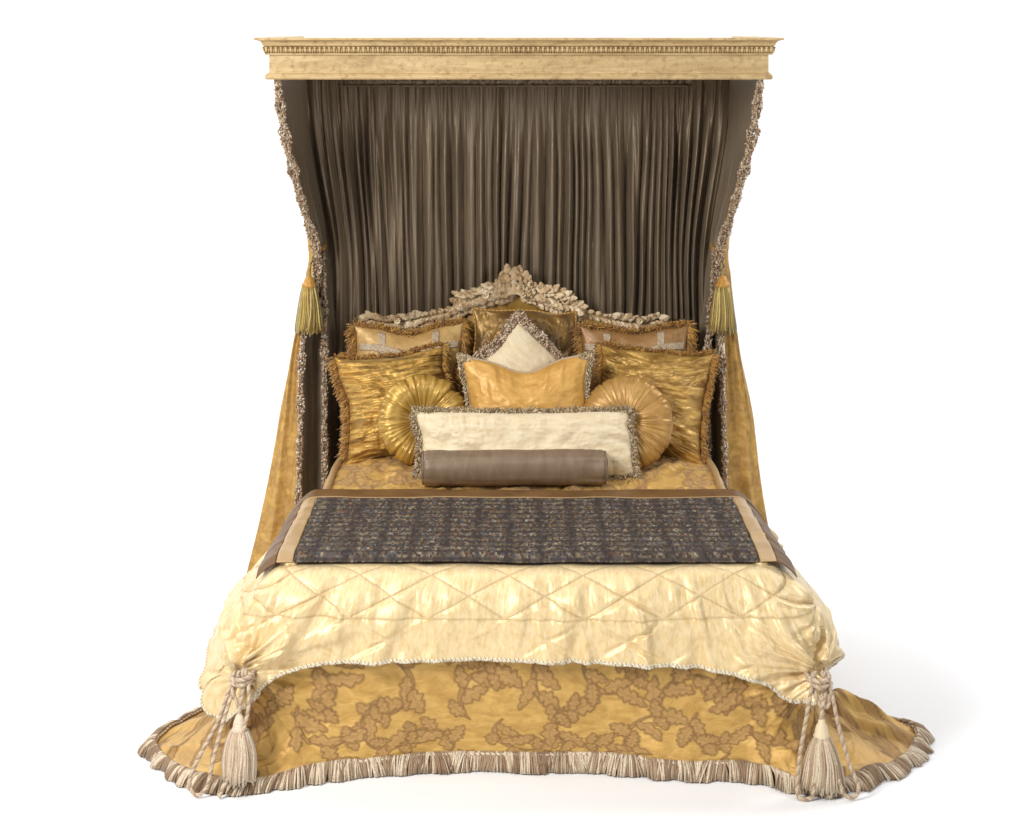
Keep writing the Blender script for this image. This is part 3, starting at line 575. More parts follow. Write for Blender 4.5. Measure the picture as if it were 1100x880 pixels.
def quilt():
    root = empty('quilt', (0, 0, .728), label='cream silk velvet quilt with diamond stitching folded over the foot of the bed', cat='quilt')
    # edge x, edge y, hem x, hem y, hem z
    Q = [(-.902, 1.165, -1.05, 1.165, .50), (-.915, 1.05, -1.06, 1.05, .47), (-.93, .80, -1.09, .80, .45), (-.955, .40, -1.20, .40, .40), (-.962, .20, -1.235, .20, .33), (-.958, .10, -1.19, .06, .24), (-.945, .04, -1.135, -.02, .205), (-.92, .015, -1.12, -.075, .215),
         (-.88, .005, -1.02, -.12, .30), (-.80, .0, -.91, -.105, .37), (-.66, -.0, -.74, -.07, .428), (-.33, 0, -.36, -.06, .437), (0, 0, -.01, -.058, .437), (.33, 0, .34, -.06, .430), (.60, 0, .62, -.065, .415), (.78, .0, .82, -.085, .375), (.87, .005, .95, -.10, .305),
         (.92, .018, 1.04, -.10, .31), (.945, .05, 1.13, -.04, .37), (.955, .10, 1.18, .07, .41), (.957, .25, 1.19, .25, .43), (.95, .46, 1.14, .46, .44), (.935, .8, 1.08, .8, .45), (.915, 1.05, 1.06, 1.05, .47), (.902, 1.165, 1.05, 1.165, .50)]
    nt_, nv = 1000, 150; D, arc = dense_rows(Q, nt_); EX, EY, HX, HY, HZ = D.T; E = np.stack([EX, EY], -1); W = np.stack([HX, HY], -1) - E
    T = np.gradient(E, axis=0); T /= np.linalg.norm(T, axis=1, keepdims=True); N = np.stack([T[:, 1], -T[:, 0]], -1); N = -N if (N[nt_ // 2, 1] > 0) else N
    z0 = ZT + .018
    def ring(off, a, z): return np.stack([E[:, 0] + N[:, 0] * off + W[:, 0] * a, E[:, 1] + N[:, 1] * off + W[:, 1] * a, np.broadcast_to(z, nt_)], -1)
    spine = np.stack([EX * .35, np.clip(EY, .5, 1.165), np.full(nt_, z0 + .012)], -1)
    rings = [spine, .5 * spine + .5 * ring(-.12, 0, z0 + .010), ring(-.10, 0, z0 + .006), ring(-.035, 0, z0), ring(.004, .03, z0 - .022), ring(.040, .26, z0 - .022 - (z0 - HZ) * .22), ring(.045, .60, z0 - (z0 - HZ) * .55), ring(.018, .8, z0 - (z0 - HZ) * .8), ring(.010, 1, HZ)]
    Rg = np.array(rings); vv = np.r_[np.linspace(0, 2, 30)[:-1], np.linspace(2, 8, nv)]; P = catmull(Rg, vv); n2 = len(vv)
    d = np.linalg.norm(np.diff(P, axis=0), axis=2); V = np.vstack([np.zeros(nt_), np.cumsum(d, axis=0)]); V = V - V[34][None]; U = np.repeat(arc[None], n2, 0)
    hemf = (V[-1][None] - V)
    pk = sstep(.03, .20, V); crisp = pk * (.6 + .6 * noise(U * 2.2, 0 * V, 80))
    low = np.exp(-hemf / .14)
    def pucker(fr, sd, slant): a = noise((U + slant * V) * fr, V * 1.5, sd); return np.where(a > 0, a, a * .35)
    f = crisp * (pucker(11, 81, .25) * .040 + pucker(27, 82, -.15) * .020) + low * noise(U * 20 + V * 4, V * 2, 83) * .014 + sstep(.0, .3, V) * noise(U * 3, V * 2, 84) * .012
    # quilted puff on the diamond grid
    Uw = U + .01; a1 = np.abs((Uw * 3.43 + V * 6 + 50.5) % 1 - .5); a2 = np.abs((Uw * 3.43 - V * 6 + 50.5) % 1 - .5)
    f = f * (.55 + .45 * sstep(0, .12, np.minimum(a1, a2)))
    wn = sstep(0, .05, V)
    P[..., 0] += N[None, :, 0] * f * wn; P[..., 1] += N[None, :, 1] * f * wn
    P[..., 2] += (1 - wn) * fbm(U * 8, V * 9, 86) * .004
    P = cinch(P, .60, .070, .20)
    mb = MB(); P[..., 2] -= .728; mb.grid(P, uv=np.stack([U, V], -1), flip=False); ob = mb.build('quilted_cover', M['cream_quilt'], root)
    so = ob.modifiers.new('thickness', 'SOLIDIFY'); so.thickness = .010; so.offset = -1
    mb = MB(); rope(mb, P[-1], .0050, .016, n=1800); n = 900; h = resample(P[-1], n)
    K = np.stack([h, h + np.array((0, -.004, -.004)) + rng.normal(size=(n, 3)) * .001, h + np.array((0, -.003, -.009)) + rng.normal(size=(n, 3)) * .001], 1); strands(mb, K, np.array([.003, .004, .003])[None], rng.random(n), 4)
    mb.build('lip_cord', M['hem'], root)
    # rolled hem at the head end
    mb = MB(); x = np.linspace(-.90, .90, 300); tube(mb, np.stack([x, 1.150 + .004 * noise(x * 12, 0, 2), .030 - .02 * (np.abs(x) / .9) ** 8 + .003 * noise(x * 20, 0, 5)], -1), .014 + .003 * noise(x * 16, 0, 3), 10); mb.build('turned_edge', M['cream_velvet'], root)
quilt()

# ------------------------------------------------------------------ runner
def runner():
    root = empty('bed_runner', (0, .66, .772), label='dark woven tapestry bed runner with brown and tan satin borders across the quilt', cat='bed runner')
    y0, y1 = .052, 1.120
    def hw(y): return np.interp(y, [0, .2, .4, .8, 1.3], [.972, .972, .96, .945, .925])
    def patch(u0, u1, ya, yb, lift, nx, ny, name, m, rag=0):
        u = np.linspace(u0, u1, nx); y = np.linspace(ya, yb, ny); Uu, Yy = np.meshgrid(u, y, indexing='ij')
        h = hw(Yy) - .035; a = np.abs(Uu); over = np.maximum(a - h, 0)
        X = np.sign(Uu) * (np.minimum(a, h) + over * .85); Z = .006 - 3.0 * over ** 1.7
        Z = Z + .003 * noise(Uu * 6, Yy * 7, 91) + .004 * noise(Uu * 3, Yy * 18, 92) * sstep(.7, .95, np.abs(Uu)) + lift - .020 * sstep(.14, .02, Yy)
        Yo = Yy + rag * noise(Uu * 60, 0, 94) + .006 * noise(Uu * 2.5, 0, 95)
        mb = MB(); P = np.stack([X, Yo - .66, Z], -1); mb.grid(P, uv=np.stack([Uu, Yy], -1), flip=False)
        ob = mb.build(name, m, root); s = ob.modifiers.new('t', 'SOLIDIFY'); s.thickness = .003; s.offset = 1 if False else -1
        return ob
    patch(-.878, .878, y0, .985, .006, 300, 120, 'tapestry_panel', M['tapestry'])
    patch(-.945, .945, 0.988, 0.997, .008, 260, 4, 'gold_edging', M['tan_satin'])
    patch(-1.045, 1.045, 1.000, y1, .008, 260, 12, 'back_border', M['brown_satin'])
    for s in (-1, 1):
        a, b = sorted((s * .882, s * .945)); patch(a, b, y0, .986, .006, 14, 120, 'tan_border', M['tan_satin'])
        a, b = sorted((s * .949, s * 1.035)); patch(a, b, y0 - .004, 1.047, .004, 24, 120, 'brown_border', M['brown_satin'])
runner()

# ------------------------------------------------------------------ bed: mattress and carved headboard
def leaf3d(mb, C, d, up, L, W, curl, rnd, lob=4):
    d = np.array(d, float); d /= np.linalg.norm(d); up = np.array(up, float); up -= d * up.dot(d); up /= np.linalg.norm(up); sd = np.cross(d, up)
    s = np.linspace(0, 1, 14); w = np.linspace(-1, 1, 7); Sg, Wg = np.meshgrid(s, w, indexing='ij')
    prof = W * np.sin(PI * Sg ** .7) ** .75 * (.68 + .42 * ((Sg * lob) % 1)) + .002
    along = L * Sg * np.cos(curl * Sg * .5); lift = L * Sg * np.sin(curl * Sg) * .6 + .35 * W * (1 - Wg ** 2) * np.sin(PI * Sg) - .18 * W * np.exp(-(Wg / .18) ** 2) * np.sin(PI * Sg)
    P = np.array(C) + along[..., None] * d + (prof * Wg)[..., None] * sd + lift[..., None] * up
    mb.grid(P, rnd=rnd); B = P - up * .006 * 1.0; B[:, 1:-1] -= up * .012; mb.grid(B, flip=True, rnd=rnd)
def headboard():
    root = empty('bed', (0, 1.03, 0), label='bed with a carved cream wood headboard crest rising above the pillows', cat='bed')
    top = [(-.77, 1.375), (-.73, 1.40), (-.66, 1.385), (-.58, 1.39), (-.47, 1.412), (-.36, 1.437), (-.25, 1.478), (-.14, 1.512), (-.045, 1.525), (.06, 1.508), (.17, 1.468), (.30, 1.428), (.42, 1.402), (.51, 1.388), (.58, 1.385), (.64, 1.40), (.68, 1.375)]
    tp = curve([(a, 0, b) for a, b in top], 240)
    mb = MB(); n = 240; rows = np.linspace(0, 1, 40); X = np.repeat(tp[:, 0][:, None], 40, 1); Zt = tp[:, 2] - .03; Z = .45 + (Zt[:, None] - .45) * rows[None]
    Y = 1.015 - .03 * np.sin(np.clip(rows, 0, 1) * PI)[None] * np.ones((n, 1)) - .012 * fbm(X * 5, Z * 5, 3); mb.grid(np.stack([X, Y, Z], -1), uv=np.stack([X, Z], -1))
    Yb = np.full_like(X, 1.055); mb.grid(np.stack([X, Yb, Z], -1), uv=np.stack([X, Z], -1), flip=True); hb = mb.build('headboard', M['gold_panel'], root)
    mb = MB(); tube(mb, tp + np.array((0, 1.03, -.035)), .023, 10); tube(mb, tp + np.array((0, 1.015, -.062)), .010, 8); tube(mb, tp + np.array((0, 1.02, -.012)), .012, 8)
    for s, k in ((-1, 0), (1, -1)):
        a = np.linspace(0, 4.2, 40); r = .05 * np.exp(-a * .28); c = tp[k] + np.array((0, 1.02, -.065)); q = c + np.stack([s * r * np.sin(a), 0 * a, r * np.cos(a)], -1); tube(mb, q, np.linspace(.020, .010, 40), 8)
    mb.build('frame_rail', M['carve'], hb)
    # acanthus carving
    mb = MB(); Tn = np.gradient(tp, axis=0); Tn /= np.linalg.norm(Tn, axis=1, keepdims=True); rr = random.Random(3)
    for i in range(4, 236, 3):
        x = tp[i, 0] + .02; c = abs(x) / .8; out = 1 if x > 0 else -1
        if .34 < c < .52 and i % 2: continue
        wide = 1.0 if c > .55 else (.55 if c > .34 else 1.15)
        for k in range(2 if c > .34 else 3):
            sd = (-1, 1, 0)[k]; dirn = Tn[i] * out + np.array((0, 0, sd * rr.uniform(.35, .9)))
            L = rr.uniform(.048, .072) * wide * (.78 if c > .34 else 1); base = tp[i] + np.array((0, 1.0 - .012 * k, -.016 + sd * .010))
            leaf3d(mb, base, dirn, (rr.uniform(-.2, .2), -1, .15 * sd), L, L * rr.uniform(.24, .32), rr.uniform(.5, 1.2), rr.random(), rr.choice((3, 4, 5)))
    for row, (n_, L0, zc, yo) in enumerate(((17, .168, 1.502, 0), (13, .125, 1.502, .018), (11, .095, 1.500, .034), (9, .065, 1.498, .048))):
        for k in range(n_):
            a = PI * (k + .5) / n_; sx = math.cos(a); L = L0 * (.55 + .62 * abs(math.sin(a)) ** 5) * rr.uniform(.9, 1.1)
            leaf3d(mb, (-.045 + sx * (.070 - .012 * row), .985 - yo, zc + .012 * math.sin(a)), (sx, 0, math.sin(a) + .1), (rr.uniform(-.2, .2), -1, .35), L * .80, L * .20, rr.uniform(.5, 1.2), rr.random(), rr.choice((3, 4)))
    for s_ in (-1, 1):
        for k in range(14):
            x = .09 + .012 * k; leaf3d(mb, (-.045 + s_ * x, .97 - .01 * (k % 3), 1.535 - .30 * (x - .08) + .014 * (k % 2)), (s_ * 1, 0, rr.uniform(-.3, .8)), (0, -1, .3), .060, .015, rr.uniform(.5, 1.1), rr.random(), 3)
    for (x, z, r) in [(-.045, 1.545, .030), (-.105, 1.53, .020), (.015, 1.53, .020), (-.18, 1.505, .018), (.09, 1.505, .018), (-.60, 1.385, .018), (.55, 1.385, .018)]:
        for k in range(9):
            a = k * 2 * PI / 9; leaf3d(mb, (x, .955, z), (math.cos(a), -.15, math.sin(a)), (0, -1, 0), r, r * .38, .7, .8, 1)
        blobs(mb, np.array([(x, .948, z)]), np.array([(0, 1, 0)]), r * .32, r * .3, np.array([.1]))
    for s in (-1, 1):
        for (cx, cz, r0) in ((.12, 1.53, .030), (.045, 1.59, .026), (.24, 1.475, .024)):
            a = np.linspace(0, 5.2, 50); r = r0 * np.exp(-a * .22); q = np.stack([-.045 + s * (cx + r * np.sin(a)), .965 + 0 * a, cz + r * np.cos(a)], -1); tube(mb, q, np.linspace(.010, .005, 50), 8, .5)
    mb.build('carved_crest', M['carve'], hb)
    def box(name, x, y0, y1, z0, z1, r, m):
        mb = MB(); a = np.linspace(0, 2 * PI, 160, endpoint=False); c, s = np.cos(a), np.sin(a); n = 12
        px = np.sign(c) * np.abs(c) ** .15 * x; py = (y0 + y1) / 2 + np.sign(s) * np.abs(s) ** .15 * (y1 - y0) / 2
        lv = [(z0, 1 - r / x), (z0 + r * .4, 1), (z1 - r, 1), (z1 - r * .3, 1 - r * .25 / x), (z1, 1 - r / x), (z1, 0)]
        P = np.stack([np.stack([px * k, ((py - (y0 + y1) / 2) * k + (y0 + y1) / 2), np.full(160, z)], -1) for z, k in lv], 1); mb.grid(P, close_u=True); mb.build(name, m, root)
    box('mattress', .86, -.96, .97, .42, .70, .06, M['cream_velvet']); box('bed_base', .87, -.97, .98, .10, .415, .02, M['brown_satin'])
    for sx in (-.8, .8):
        for sy in (-.9, .9):
            mb = MB(); tube(mb, [(sx, sy, 0), (sx, sy, .05), (sx, sy, .11)], np.array([.03, .04, .045]), 12); mb.build('leg', M['gilt'], root)
headboard()

# ------------------------------------------------------------------ pillows
ZB = .785
class Pillow:
    def __init__(s, name, label, cat, x, y, z, W, H, T, lean=12, yaw=0, roll=0, pinch=.05, group=None, wr=None, chop=0, sag=0, p=2.3, centre=False, seed=0):
        s.root = empty(name, (x, y, z), (R(-lean), R(roll), R(yaw)), label=label, cat=cat, group=group)
        s.W, s.H, s.T, s.pinch, s.wr, s.chop, s.p, s.seed, s.sag = W, H, T, pinch, wr, chop, p, seed, sag; s.z0 = 0 if centre else H / 2
    def pos(s, u, v, side=-1, off=0):
        u = np.asarray(u, float); v = np.asarray(v, float); p = s.p
        b = np.clip((1 - np.abs(u) ** p), 0, 1) ** .55 * np.clip((1 - np.abs(v) ** p), 0, 1) ** .55
        x = s.W / 2 * u * (1 - s.pinch * (1 - v ** 2)) ; z = s.H / 2 * v * (1 - s.pinch * (1 - u ** 2) * 1.1)
        z = z - s.chop * np.exp(-(u / .38) ** 2) * sstep(-.2, 1, v)
        cn = 1 + .02 * np.abs(u) ** 8 * np.abs(v) ** 8; x = x * cn; z = z * cn
        th = s.T / 2 * b * (1 - .25 * s.chop / .05 * np.exp(-(u / .3) ** 2) * sstep(.2, 1, v) if s.chop else 1)
        d = s.wr(u, v) if s.wr else 0
        x = x + .020 * noise(v * 1.3, 0, s.seed * 7 + 3); z = z + .018 * noise(u * 1.3, 0, s.seed * 7 + 4)
        th = th + d * np.clip(b * 4, 0, 1) + off
        z = z - s.sag * (1 - np.abs(u) ** 2) * sstep(0, 1, v)
        return np.stack([x + 0 * th, side * th, z + s.z0 + 0 * th], -1)
    def cover(s, m, nu=170, nv=150, name='cover', attrs=None):
        e = lambda n: np.sin(np.linspace(-PI / 2, PI / 2, n)) * .35 + np.linspace(-1, 1, n) * .65
        U, V = np.meshgrid(e(nu), e(nv), indexing='ij'); uv = np.stack([U * s.W / 2 + s.seed * .31, V * s.H / 2 + s.seed * .17], -1); mb = MB()
        kw = pat_attrs(uv[..., 0], uv[..., 1]) if attrs else {}
        mb.grid(s.pos(U, V, -1), uv=uv, **kw); mb.grid(s.pos(U, V, 1), uv=uv, flip=True, **kw); return mb.build(name, m, s.root)
    def outline(s, n=400):
        t = np.linspace(0, 4, n, endpoint=False); k = t.astype(int); f = (t - k) * 2 - 1
        u = np.select([k == 0, k == 1, k == 2, k == 3], [f, 1 + 0 * f, -f, -1 + 0 * f]); v = np.select([k == 0, k == 1, k == 2, k == 3], [-1 + 0 * f, f, 1 + 0 * f, -f])
        P = s.pos(u, v, -1) * np.array((1, 0, 1)); return resample(np.vstack([P, P[:1]]), n)
    def piping(s, m, r=.005, name='piping'):
        mb = MB(); rope(mb, s.outline(), r, .02); mb.build(name, m, s.root)
    def fringe(s, m, L=.045, den=260, r=.0028, layers=2, curl=.5, name='fringe', front=.3, clump=0):
        P = s.outline(); c = P[:-1].mean(0); mb = MB(); T = np.gradient(P, axis=0); T /= np.linalg.norm(T, axis=1, keepdims=True); O = np.stack([T[:, 2], 0 * T[:, 0], -T[:, 0]], -1)
        if ((P - c) * O).sum() < 0: O = -O
        Lt = np.linalg.norm(np.diff(P, axis=0), axis=1).sum()
        for ly in range(layers):
            n = int(Lt * den); i = rng.integers(0, len(P) - 1, n); k = 4; t = np.linspace(0, 1, k)[None, :, None]
            ruf = noise(i * .35, 0, 5 + ly)[:, None, None]
            d = O[i] + rng.normal(size=(n, 3)) * .28 + T[i] * (ruf[:, 0] * .5); d[:, 1] += -front * ly + ruf[:, 0, 0] * .5; ln = (L * rng.uniform(.7, 1.15, n))[:, None, None]
            Q = P[i][:, None] + d[:, None] * ln * t + np.array((0, 0, -1.0)) * ln * curl * t ** 2
            strands(mb, Q, r * np.array([.9, 1.1, 1.1, .7])[None] * rng.uniform(.7, 1.3, n)[:, None], np.clip(rng.random(n) * .7 + .3 * (ruf[:, 0, 0] * .5 + .5), 0, .999), 3)
        mb.build(name, m, s.root)
    def strip(s, name, m, u0, u1, v0, v1, off=.004, n=60):
        U, V = np.meshgrid(np.linspace(u0, u1, n if u1 - u0 > v1 - v0 else 8), np.linspace(v0, v1, n if v1 - v0 >= u1 - u0 else 8), indexing='ij')
        P = s.pos(U, V, -1, off); mb = MB(); uv = np.stack([U * s.W / 2, V * s.H / 2], -1); mb.grid(P, uv=uv); ob = mb.build(name, m, s.root); q = ob.modifiers.new('t', 'SOLIDIFY'); q.thickness = .003; q.offset = -1

def wr_soft(a=.006, sd=1): return lambda u, v: a * fbm(u * 2.5, v * 2.5, sd, 4)
def wr_side(a=.010, sd=1, rad=.0):     # creases running in from the side seams
    def f(u, v):
        e = np.abs(u) ** 1.0; vv = v * (1 - rad * np.abs(u)) ; k = noise(vv * 9 + 2 * noise(u * 2, v * 2, sd + 3), u * 1.6, sd) + .6 * noise(vv * 21, u * 3.2, sd + 1) + .35 * noise(vv * 44, u * 6, sd + 2)
        kv = noise(u * 8, v * 1.6, sd + 6) * np.abs(v) ** 2
        return a * (k * (.25 + .9 * e) + .5 * kv) + a * .5 * fbm(u * 4, v * 4, sd + 8)
    return f
# back row of tall shams
for (x, side, yaw, g) in ((-.555, 'left', 3, 0), (.535, 'right', -3, 1)):
    p = Pillow('sham_pillow', 'tan sham pillow with grey ribbon bands and gold fringe, back %s against headboard' % side, 'pillow', x, 1.85, ZB, .50, .585, .19, 9, yaw, wr=wr_soft(.006, 3 + g), pinch=.04, group='pair of ribbon banded back shams', seed=g, chop=.02)
    p.cover(M['tan_silk'] if g == 0 else M['brown_damask'], attrs=True); p.fringe(M['goldfr'], .034, 1000, .0026)
    for u in (-.52, .50): p.strip('ribbon', M['ribbon'], u - .07, u + .07, -.96, .96)
    p.strip('ribbon', M['ribbon'], -.96, .96, .64, .75, off=.0065)
p = Pillow('velvet_pillow', 'dark bronze velvet pillow at the back centre behind the diamond shaped cushion', 'pillow', -.005, 1.88, ZB, .48, .655, .16, 9, 0, wr=wr_soft(.012, 9), pinch=.04, seed=2)
p.cover(M['bronze']); p.piping(M['goldfr'], .005)
# second row of satin pillows
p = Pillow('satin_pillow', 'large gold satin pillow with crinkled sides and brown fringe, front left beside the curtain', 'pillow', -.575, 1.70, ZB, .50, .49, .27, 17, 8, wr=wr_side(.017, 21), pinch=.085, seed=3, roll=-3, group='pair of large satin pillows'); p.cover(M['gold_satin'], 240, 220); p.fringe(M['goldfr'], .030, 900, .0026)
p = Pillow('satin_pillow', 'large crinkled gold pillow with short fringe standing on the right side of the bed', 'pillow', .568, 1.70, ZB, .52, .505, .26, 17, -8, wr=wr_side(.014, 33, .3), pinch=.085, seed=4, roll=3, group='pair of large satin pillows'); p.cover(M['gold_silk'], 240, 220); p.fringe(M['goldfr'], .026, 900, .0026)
# diamond cushion
p = Pillow('diamond_cushion', 'small ivory velvet cushion set on its point with wide beaded trim', 'cushion', -.005, 1.745, 1.205, .305, .305, .12, 10, 0, 45, pinch=.03, wr=wr_soft(.003, 12), centre=True, seed=5)
p.cover(M['cream_velvet'])
o = p.outline(); mb = MB(); c = np.array((0, 0, 0.)); L = o * 1.13
for k in range(1): trim_blobs(mb, L, .056, 2800, .0048, side=(0, -1, 0), thick=.018)
mb.build('beaded_trim', M['beads'], p.root)
# amber oblong
p = Pillow('oblong_cushion', 'amber silk oblong cushion with dipped top edge leaning on the diamond cushion', 'cushion', .006, 1.545, ZB, .585, .505, .19, 10, 0, 0, pinch=.11, chop=.035, wr=lambda u, v: .006 * noise(u * 12, v * 2.5, 44) * np.abs(v) + .004 * fbm(u * 4, v * 4, 45), seed=6)
p.cover(M['amber'], 200, 150); p.piping(M['ribbon'], .0065)
mb = MB(); o = p.outline()
for sg_ in (-1, 1):
    q = o[np.sign(o[:, 0]) == sg_]; q = q[np.abs(q[:, 0]) > .225]; q = q[np.argsort(q[:, 2])] + np.array((sg_ * .014, .006, 0)); trim_blobs(mb, q, .026, 1500, .0045)
mb.build('side_fringe', M['greyfr'], p.root)

# round pleated pillows
def round_pillow(x, y, z, Rr, T, lean, yaw, label, torus, m, seed, lob=8.5, ca=.010):
    root = empty('round_pillow', (x, y, z), (R(-lean), 0, R(yaw)), label=label, cat='pillow', group='pair of round pleated pillows')
    na, nr = 360, 90; a = np.linspace(0, 2 * PI, na, endpoint=False); t = np.linspace(0, 1, nr); A, Tt = np.meshgrid(a, t, indexing='ij')
    phi = Tt * PI                                           # 0 front centre .. pi back centre
    r = Rr * (np.sin(phi) ** .75); th = T / 2 * np.cos(phi); th = np.sign(th) * np.abs(th) ** .8 * (T / 2) ** .2
    th = th * (1 - torus * np.exp(-((r / Rr) / (.36 + .16 * (torus > .5))) ** 2))
    ax, ay = np.cos(A), np.sin(A); ple = -np.abs(noise((A / (2 * PI)) * 34, Tt * .6, seed)) * 1.0; ple[-4:] = ple[:4] * 0 + ple[-4:]
    n1 = np.abs(np.sin(A * lob + 3.2 * noise(ax * 2.5 + 4, ay * 2.5, seed + 1))); cr = -np.exp(-(n1 / .22) ** 2)
    fine = noise(A / (2 * PI) * 90, Tt * 2, seed + 3)
    d = (ca * (.6 + .6 * noise(ax * 4, ay * 4, seed + 9)) * cr + .004 * fine * (1 - np.abs(np.cos(A / 2)) ** 40)) * np.sin(phi) ** .5 + .004 * fbm(ax * 2, ay * 2 + Tt * 4, seed + 5)
    rr = r + d * np.sin(phi) * 1.0; th = th + d * np.cos(phi)
    P = np.stack([rr * ax, -th, rr * ay + Rr], -1); mb = MB(); mb.grid(P, close_u=True, uv=np.stack([Tt * Rr * 2, A * Rr], -1)); mb.build('cover', m, root)
    mb = MB(); k = np.linspace(0, PI / 2, 8); lathe(mb, [(.022 * math.sin(x), .010 * math.cos(x)) for x in k], 24); 
    V = mb.v[0]; zc = T / 2 * (1 - torus) + .002; mb.v[0] = np.stack([V[:, 0], -V[:, 2] - zc, V[:, 1] + Rr], -1); mb.build('button', m, root)
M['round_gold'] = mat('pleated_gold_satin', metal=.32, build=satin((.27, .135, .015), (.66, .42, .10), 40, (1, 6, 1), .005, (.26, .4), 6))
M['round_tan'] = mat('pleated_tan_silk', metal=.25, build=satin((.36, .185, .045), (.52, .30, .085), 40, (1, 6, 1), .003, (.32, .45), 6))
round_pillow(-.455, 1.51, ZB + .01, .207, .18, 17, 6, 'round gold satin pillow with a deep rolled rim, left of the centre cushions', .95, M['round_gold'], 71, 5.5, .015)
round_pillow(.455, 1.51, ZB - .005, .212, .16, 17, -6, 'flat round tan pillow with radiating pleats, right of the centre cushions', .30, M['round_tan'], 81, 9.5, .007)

# long cream lumbar pillow
p = Pillow('lumbar_pillow', 'long ivory velvet pillow with moss fringe lying in front of the other pillows', 'pillow', .007, 1.385, .778, .955, .285, .15, 20, 0, 0, pinch=.02, wr=lambda u, v: .006 * fbm(u * 8, v * 3, 95, 3) + .004 * noise(u * 30, v * 1.5, 96) * np.abs(v), seed=7, p=4)
p.cover(M['cream_velvet'], 260, 120); p.fringe(M['greyfr'], .022, 900, .0026, curl=.3, front=.5)
mb = MB(); trim_blobs(mb, p.outline() * np.array((1.015, 1, 1.01)) , .030, 900, .0050, thick=.015); mb.build('tuft_trim', M['greyfr'], p.root)

# bolster
def bolster():
    root = empty('bolster', (-.045, 1.275, .768), (0, 0, R(.3)), label='smooth taupe satin roll bolster lying in front of the long ivory pillow', cat='bolster')
    Rb, Lb = .078, .80; x = np.r_[np.linspace(-1, -.94, 14), np.linspace(-.93, .93, 90), np.linspace(.94, 1, 14)]; r = np.where(np.abs(x) > .94, 1 - .13 * ((np.abs(x) - .94) / .06) ** 2.5, 1.0)
    a = np.linspace(0, 2 * PI, 96, endpoint=False); A, X = np.meshgrid(a, x, indexing='ij'); RR = Rb * r[None] * (1 + .012 * noise(X * 6, np.cos(A) * 2, 5) - .02 * np.clip(-np.sin(A), 0, 1) ** 6)
    RR = RR + .0035 * noise(X * 14, A * 1.2, 8) * np.abs(X) ** 3 + .0022 * noise(np.cos(A) * 9 + 5, X * 2, 6)
    mb = MB(); mb.grid(np.stack([X * Lb / 2, RR * np.cos(A) + .006 * np.sin(X * 2.2), RR * np.sin(A) * (1 - .035 * np.exp(-((X - .15) / .3) ** 2) - .02 * np.exp(-((X + .5) / .2) ** 2)) + Rb], -1), close_u=True, uv=np.stack([X * .4, A * Rb], -1), flip=True); mb.build('cover', M['bolster'], root)
    for s in (-1, 1):
        mb = MB(); t = np.linspace(0, 1, 24); A2, T2 = np.meshgrid(a, t, indexing='ij'); rr = Rb * .87 * (1 - T2); pl = .003 * np.sin(A2 * 24) * (1 - T2) * T2 * 4
        mb.grid(np.stack([s * (Lb / 2 + .010 * np.sin(T2 * PI * .5) - .012 * T2 ** 4 + pl), rr * np.cos(A2), rr * np.sin(A2) + Rb], -1), close_u=True, flip=s > 0, uv=np.stack([A2 * Rb, T2 * Rb], -1)); mb.build('end_cap', M['bolster'], root)
        mb = MB(); aa = np.linspace(0, 2 * PI, 80); rope(mb, np.stack([0 * aa + s * Lb / 2, Rb * .9 * np.cos(aa), Rb * .9 * np.sin(aa) + Rb], -1), .0038, .012); mb.build('piping', M['bolster'], root)
bolster()

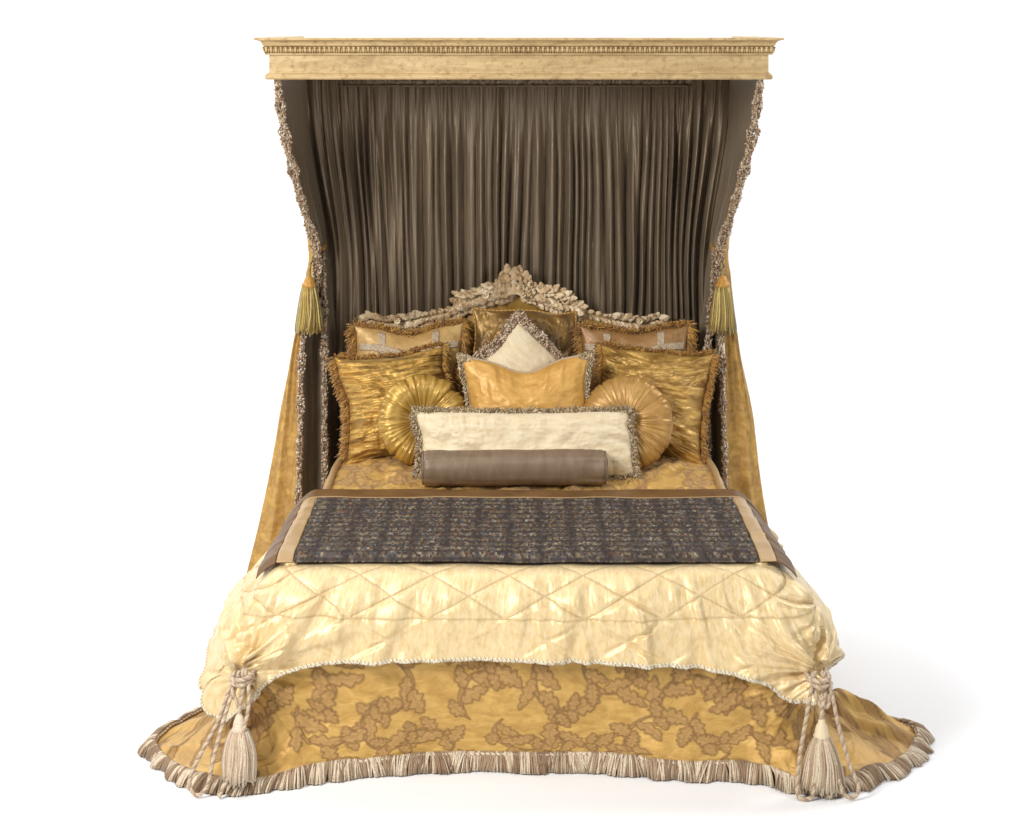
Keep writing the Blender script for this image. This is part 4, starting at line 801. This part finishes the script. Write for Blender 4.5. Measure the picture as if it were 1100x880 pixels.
# ------------------------------------------------------------------ corner rope tassels
def corner_tassel_left():
    root = empty('corner_tassel', (-1.045, -.17, .405), label='cream rope tie with full tassel knotted at the left foot corner of the quilt', cat='tassel', group='rope tassels at the foot corners')
    mb = MB()
    rope(mb, curve([(-.01, .04, .01), (-.045, -.03, -.05), (-.075, -.05, -.14), (-.14, -.07, -.26), (-.175, -.09, -.345), (-.15, -.10, -.392), (-.11, -.10, -.36), (-.085, -.09, -.25), (-.045, -.06, -.10), (-.01, .02, .0)], 260), .0074)
    rope(mb, curve([(.01, .03, .02), (.030, -.03, -.02), (.032, -.05, -.10), (.010, -.075, -.20), (-.015, -.09, -.30), (-.050, -.10, -.36), (-.065, -.11, -.396)], 200), .0072)
    rope(mb, curve([(-.03, .03, .01), (-.03, -.03, -.03), (-.005, -.045, -.09), (.004, -.05, -.13)], 90), .0070); rope(mb, curve([(.0, .03, .02), (.012, -.03, -.03), (.0, -.045, -.09), (.0, -.05, -.13)], 90), .0070)
    rope(mb, curve([(.036, .09, .0), (.034, -.01, .005), (.0, -.042, .002), (-.034, -.01, .0), (-.036, .09, -.005)], 120), .0078); rope(mb, curve([(.034, .09, -.018), (.032, -.012, -.010), (.0, -.044, -.016), (-.032, -.012, -.012), (-.034, .09, -.018)], 120), .0078)
    mb.build('cord', M['rope'], root)
    hd = MB(); lathe(hd, [(.006, -.115), (.014, -.125), (.022, -.15), (.024, -.165), (.030, -.178), (.034, -.192), (.02, -.2)], wob=.05)
    for v in hd.v: v += np.array((.0, -.05, 0))
    hd.build('head', M['tassel_cream'], root)
    sk = MB(); skirt_strands(sk, -.175, -.345, .030, .056, 150, .0036, .012)
    for v in sk.v: v += np.array((0, -.05, 0))
    sk.build('skirt', M['tassel_cream'], root)
def corner_tassel_right():
    root = empty('corner_tassel', (1.068, -.18, .405), label='cream rope tie with bell headed tassel knotted at the right foot corner of the quilt', cat='tassel', group='rope tassels at the foot corners')
    mb = MB()
    rope(mb, curve([(-.01, .04, .01), (-.035, -.03, -.04), (-.060, -.05, -.15), (-.085, -.07, -.28), (-.095, -.10, -.38), (-.075, -.115, -.396), (-.045, -.11, -.392), (-.038, -.11, -.35), (-.045, -.08, -.31)], 240), .0074)
    rope(mb, curve([(.012, .04, .01), (.035, -.03, -.03), (.060, -.05, -.15), (.095, -.07, -.28), (.125, -.10, -.36), (.105, -.11, -.392), (.07, -.11, -.38), (.055, -.10, -.33)], 240), .0074)
    for q in (((-.022, .03, .01), (-.018, -.03, -.05), (.002, -.045, -.10), (-.003, -.05, -.135)), ((.02, .03, .01), (.018, -.03, -.05), (.0, -.048, -.09), (.004, -.05, -.135)), ((.028, .03, .0), (.030, -.035, -.06), (.018, -.05, -.09), (.004, -.045, -.07))): rope(mb, curve(q, 90), .0078)
    rope(mb, curve([(.036, .10, .0), (.034, -.01, .005), (.0, -.045, .002), (-.034, -.01, .0), (-.036, .10, -.005)], 120), .0078); rope(mb, curve([(.034, .10, -.018), (.032, -.012, -.010), (.0, -.048, -.02), (-.032, -.012, -.012), (-.034, .10, -.018)], 120), .0078)
    mb.build('cord', M['rope'], root)
    hd = MB(); lathe(hd, [(.007, -.130), (.012, -.135), (.013, -.146), (.018, -.152), (.023, -.168), (.025, -.185), (.030, -.190), (.028, -.199), (.01, -.203)], wob=.03)
    for v in hd.v: v += np.array((.0, -.05, 0))
    hd.build('head', M['cream_velvet'], root)
    sk = MB(); skirt_strands(sk, -.193, -.372, .024, .080, 160, .0040, .006, .75)
    for v in sk.v: v += np.array((0, -.055, 0))
    sk.build('skirt', M['tassel_cream'], root)
corner_tassel_left(); corner_tassel_right()
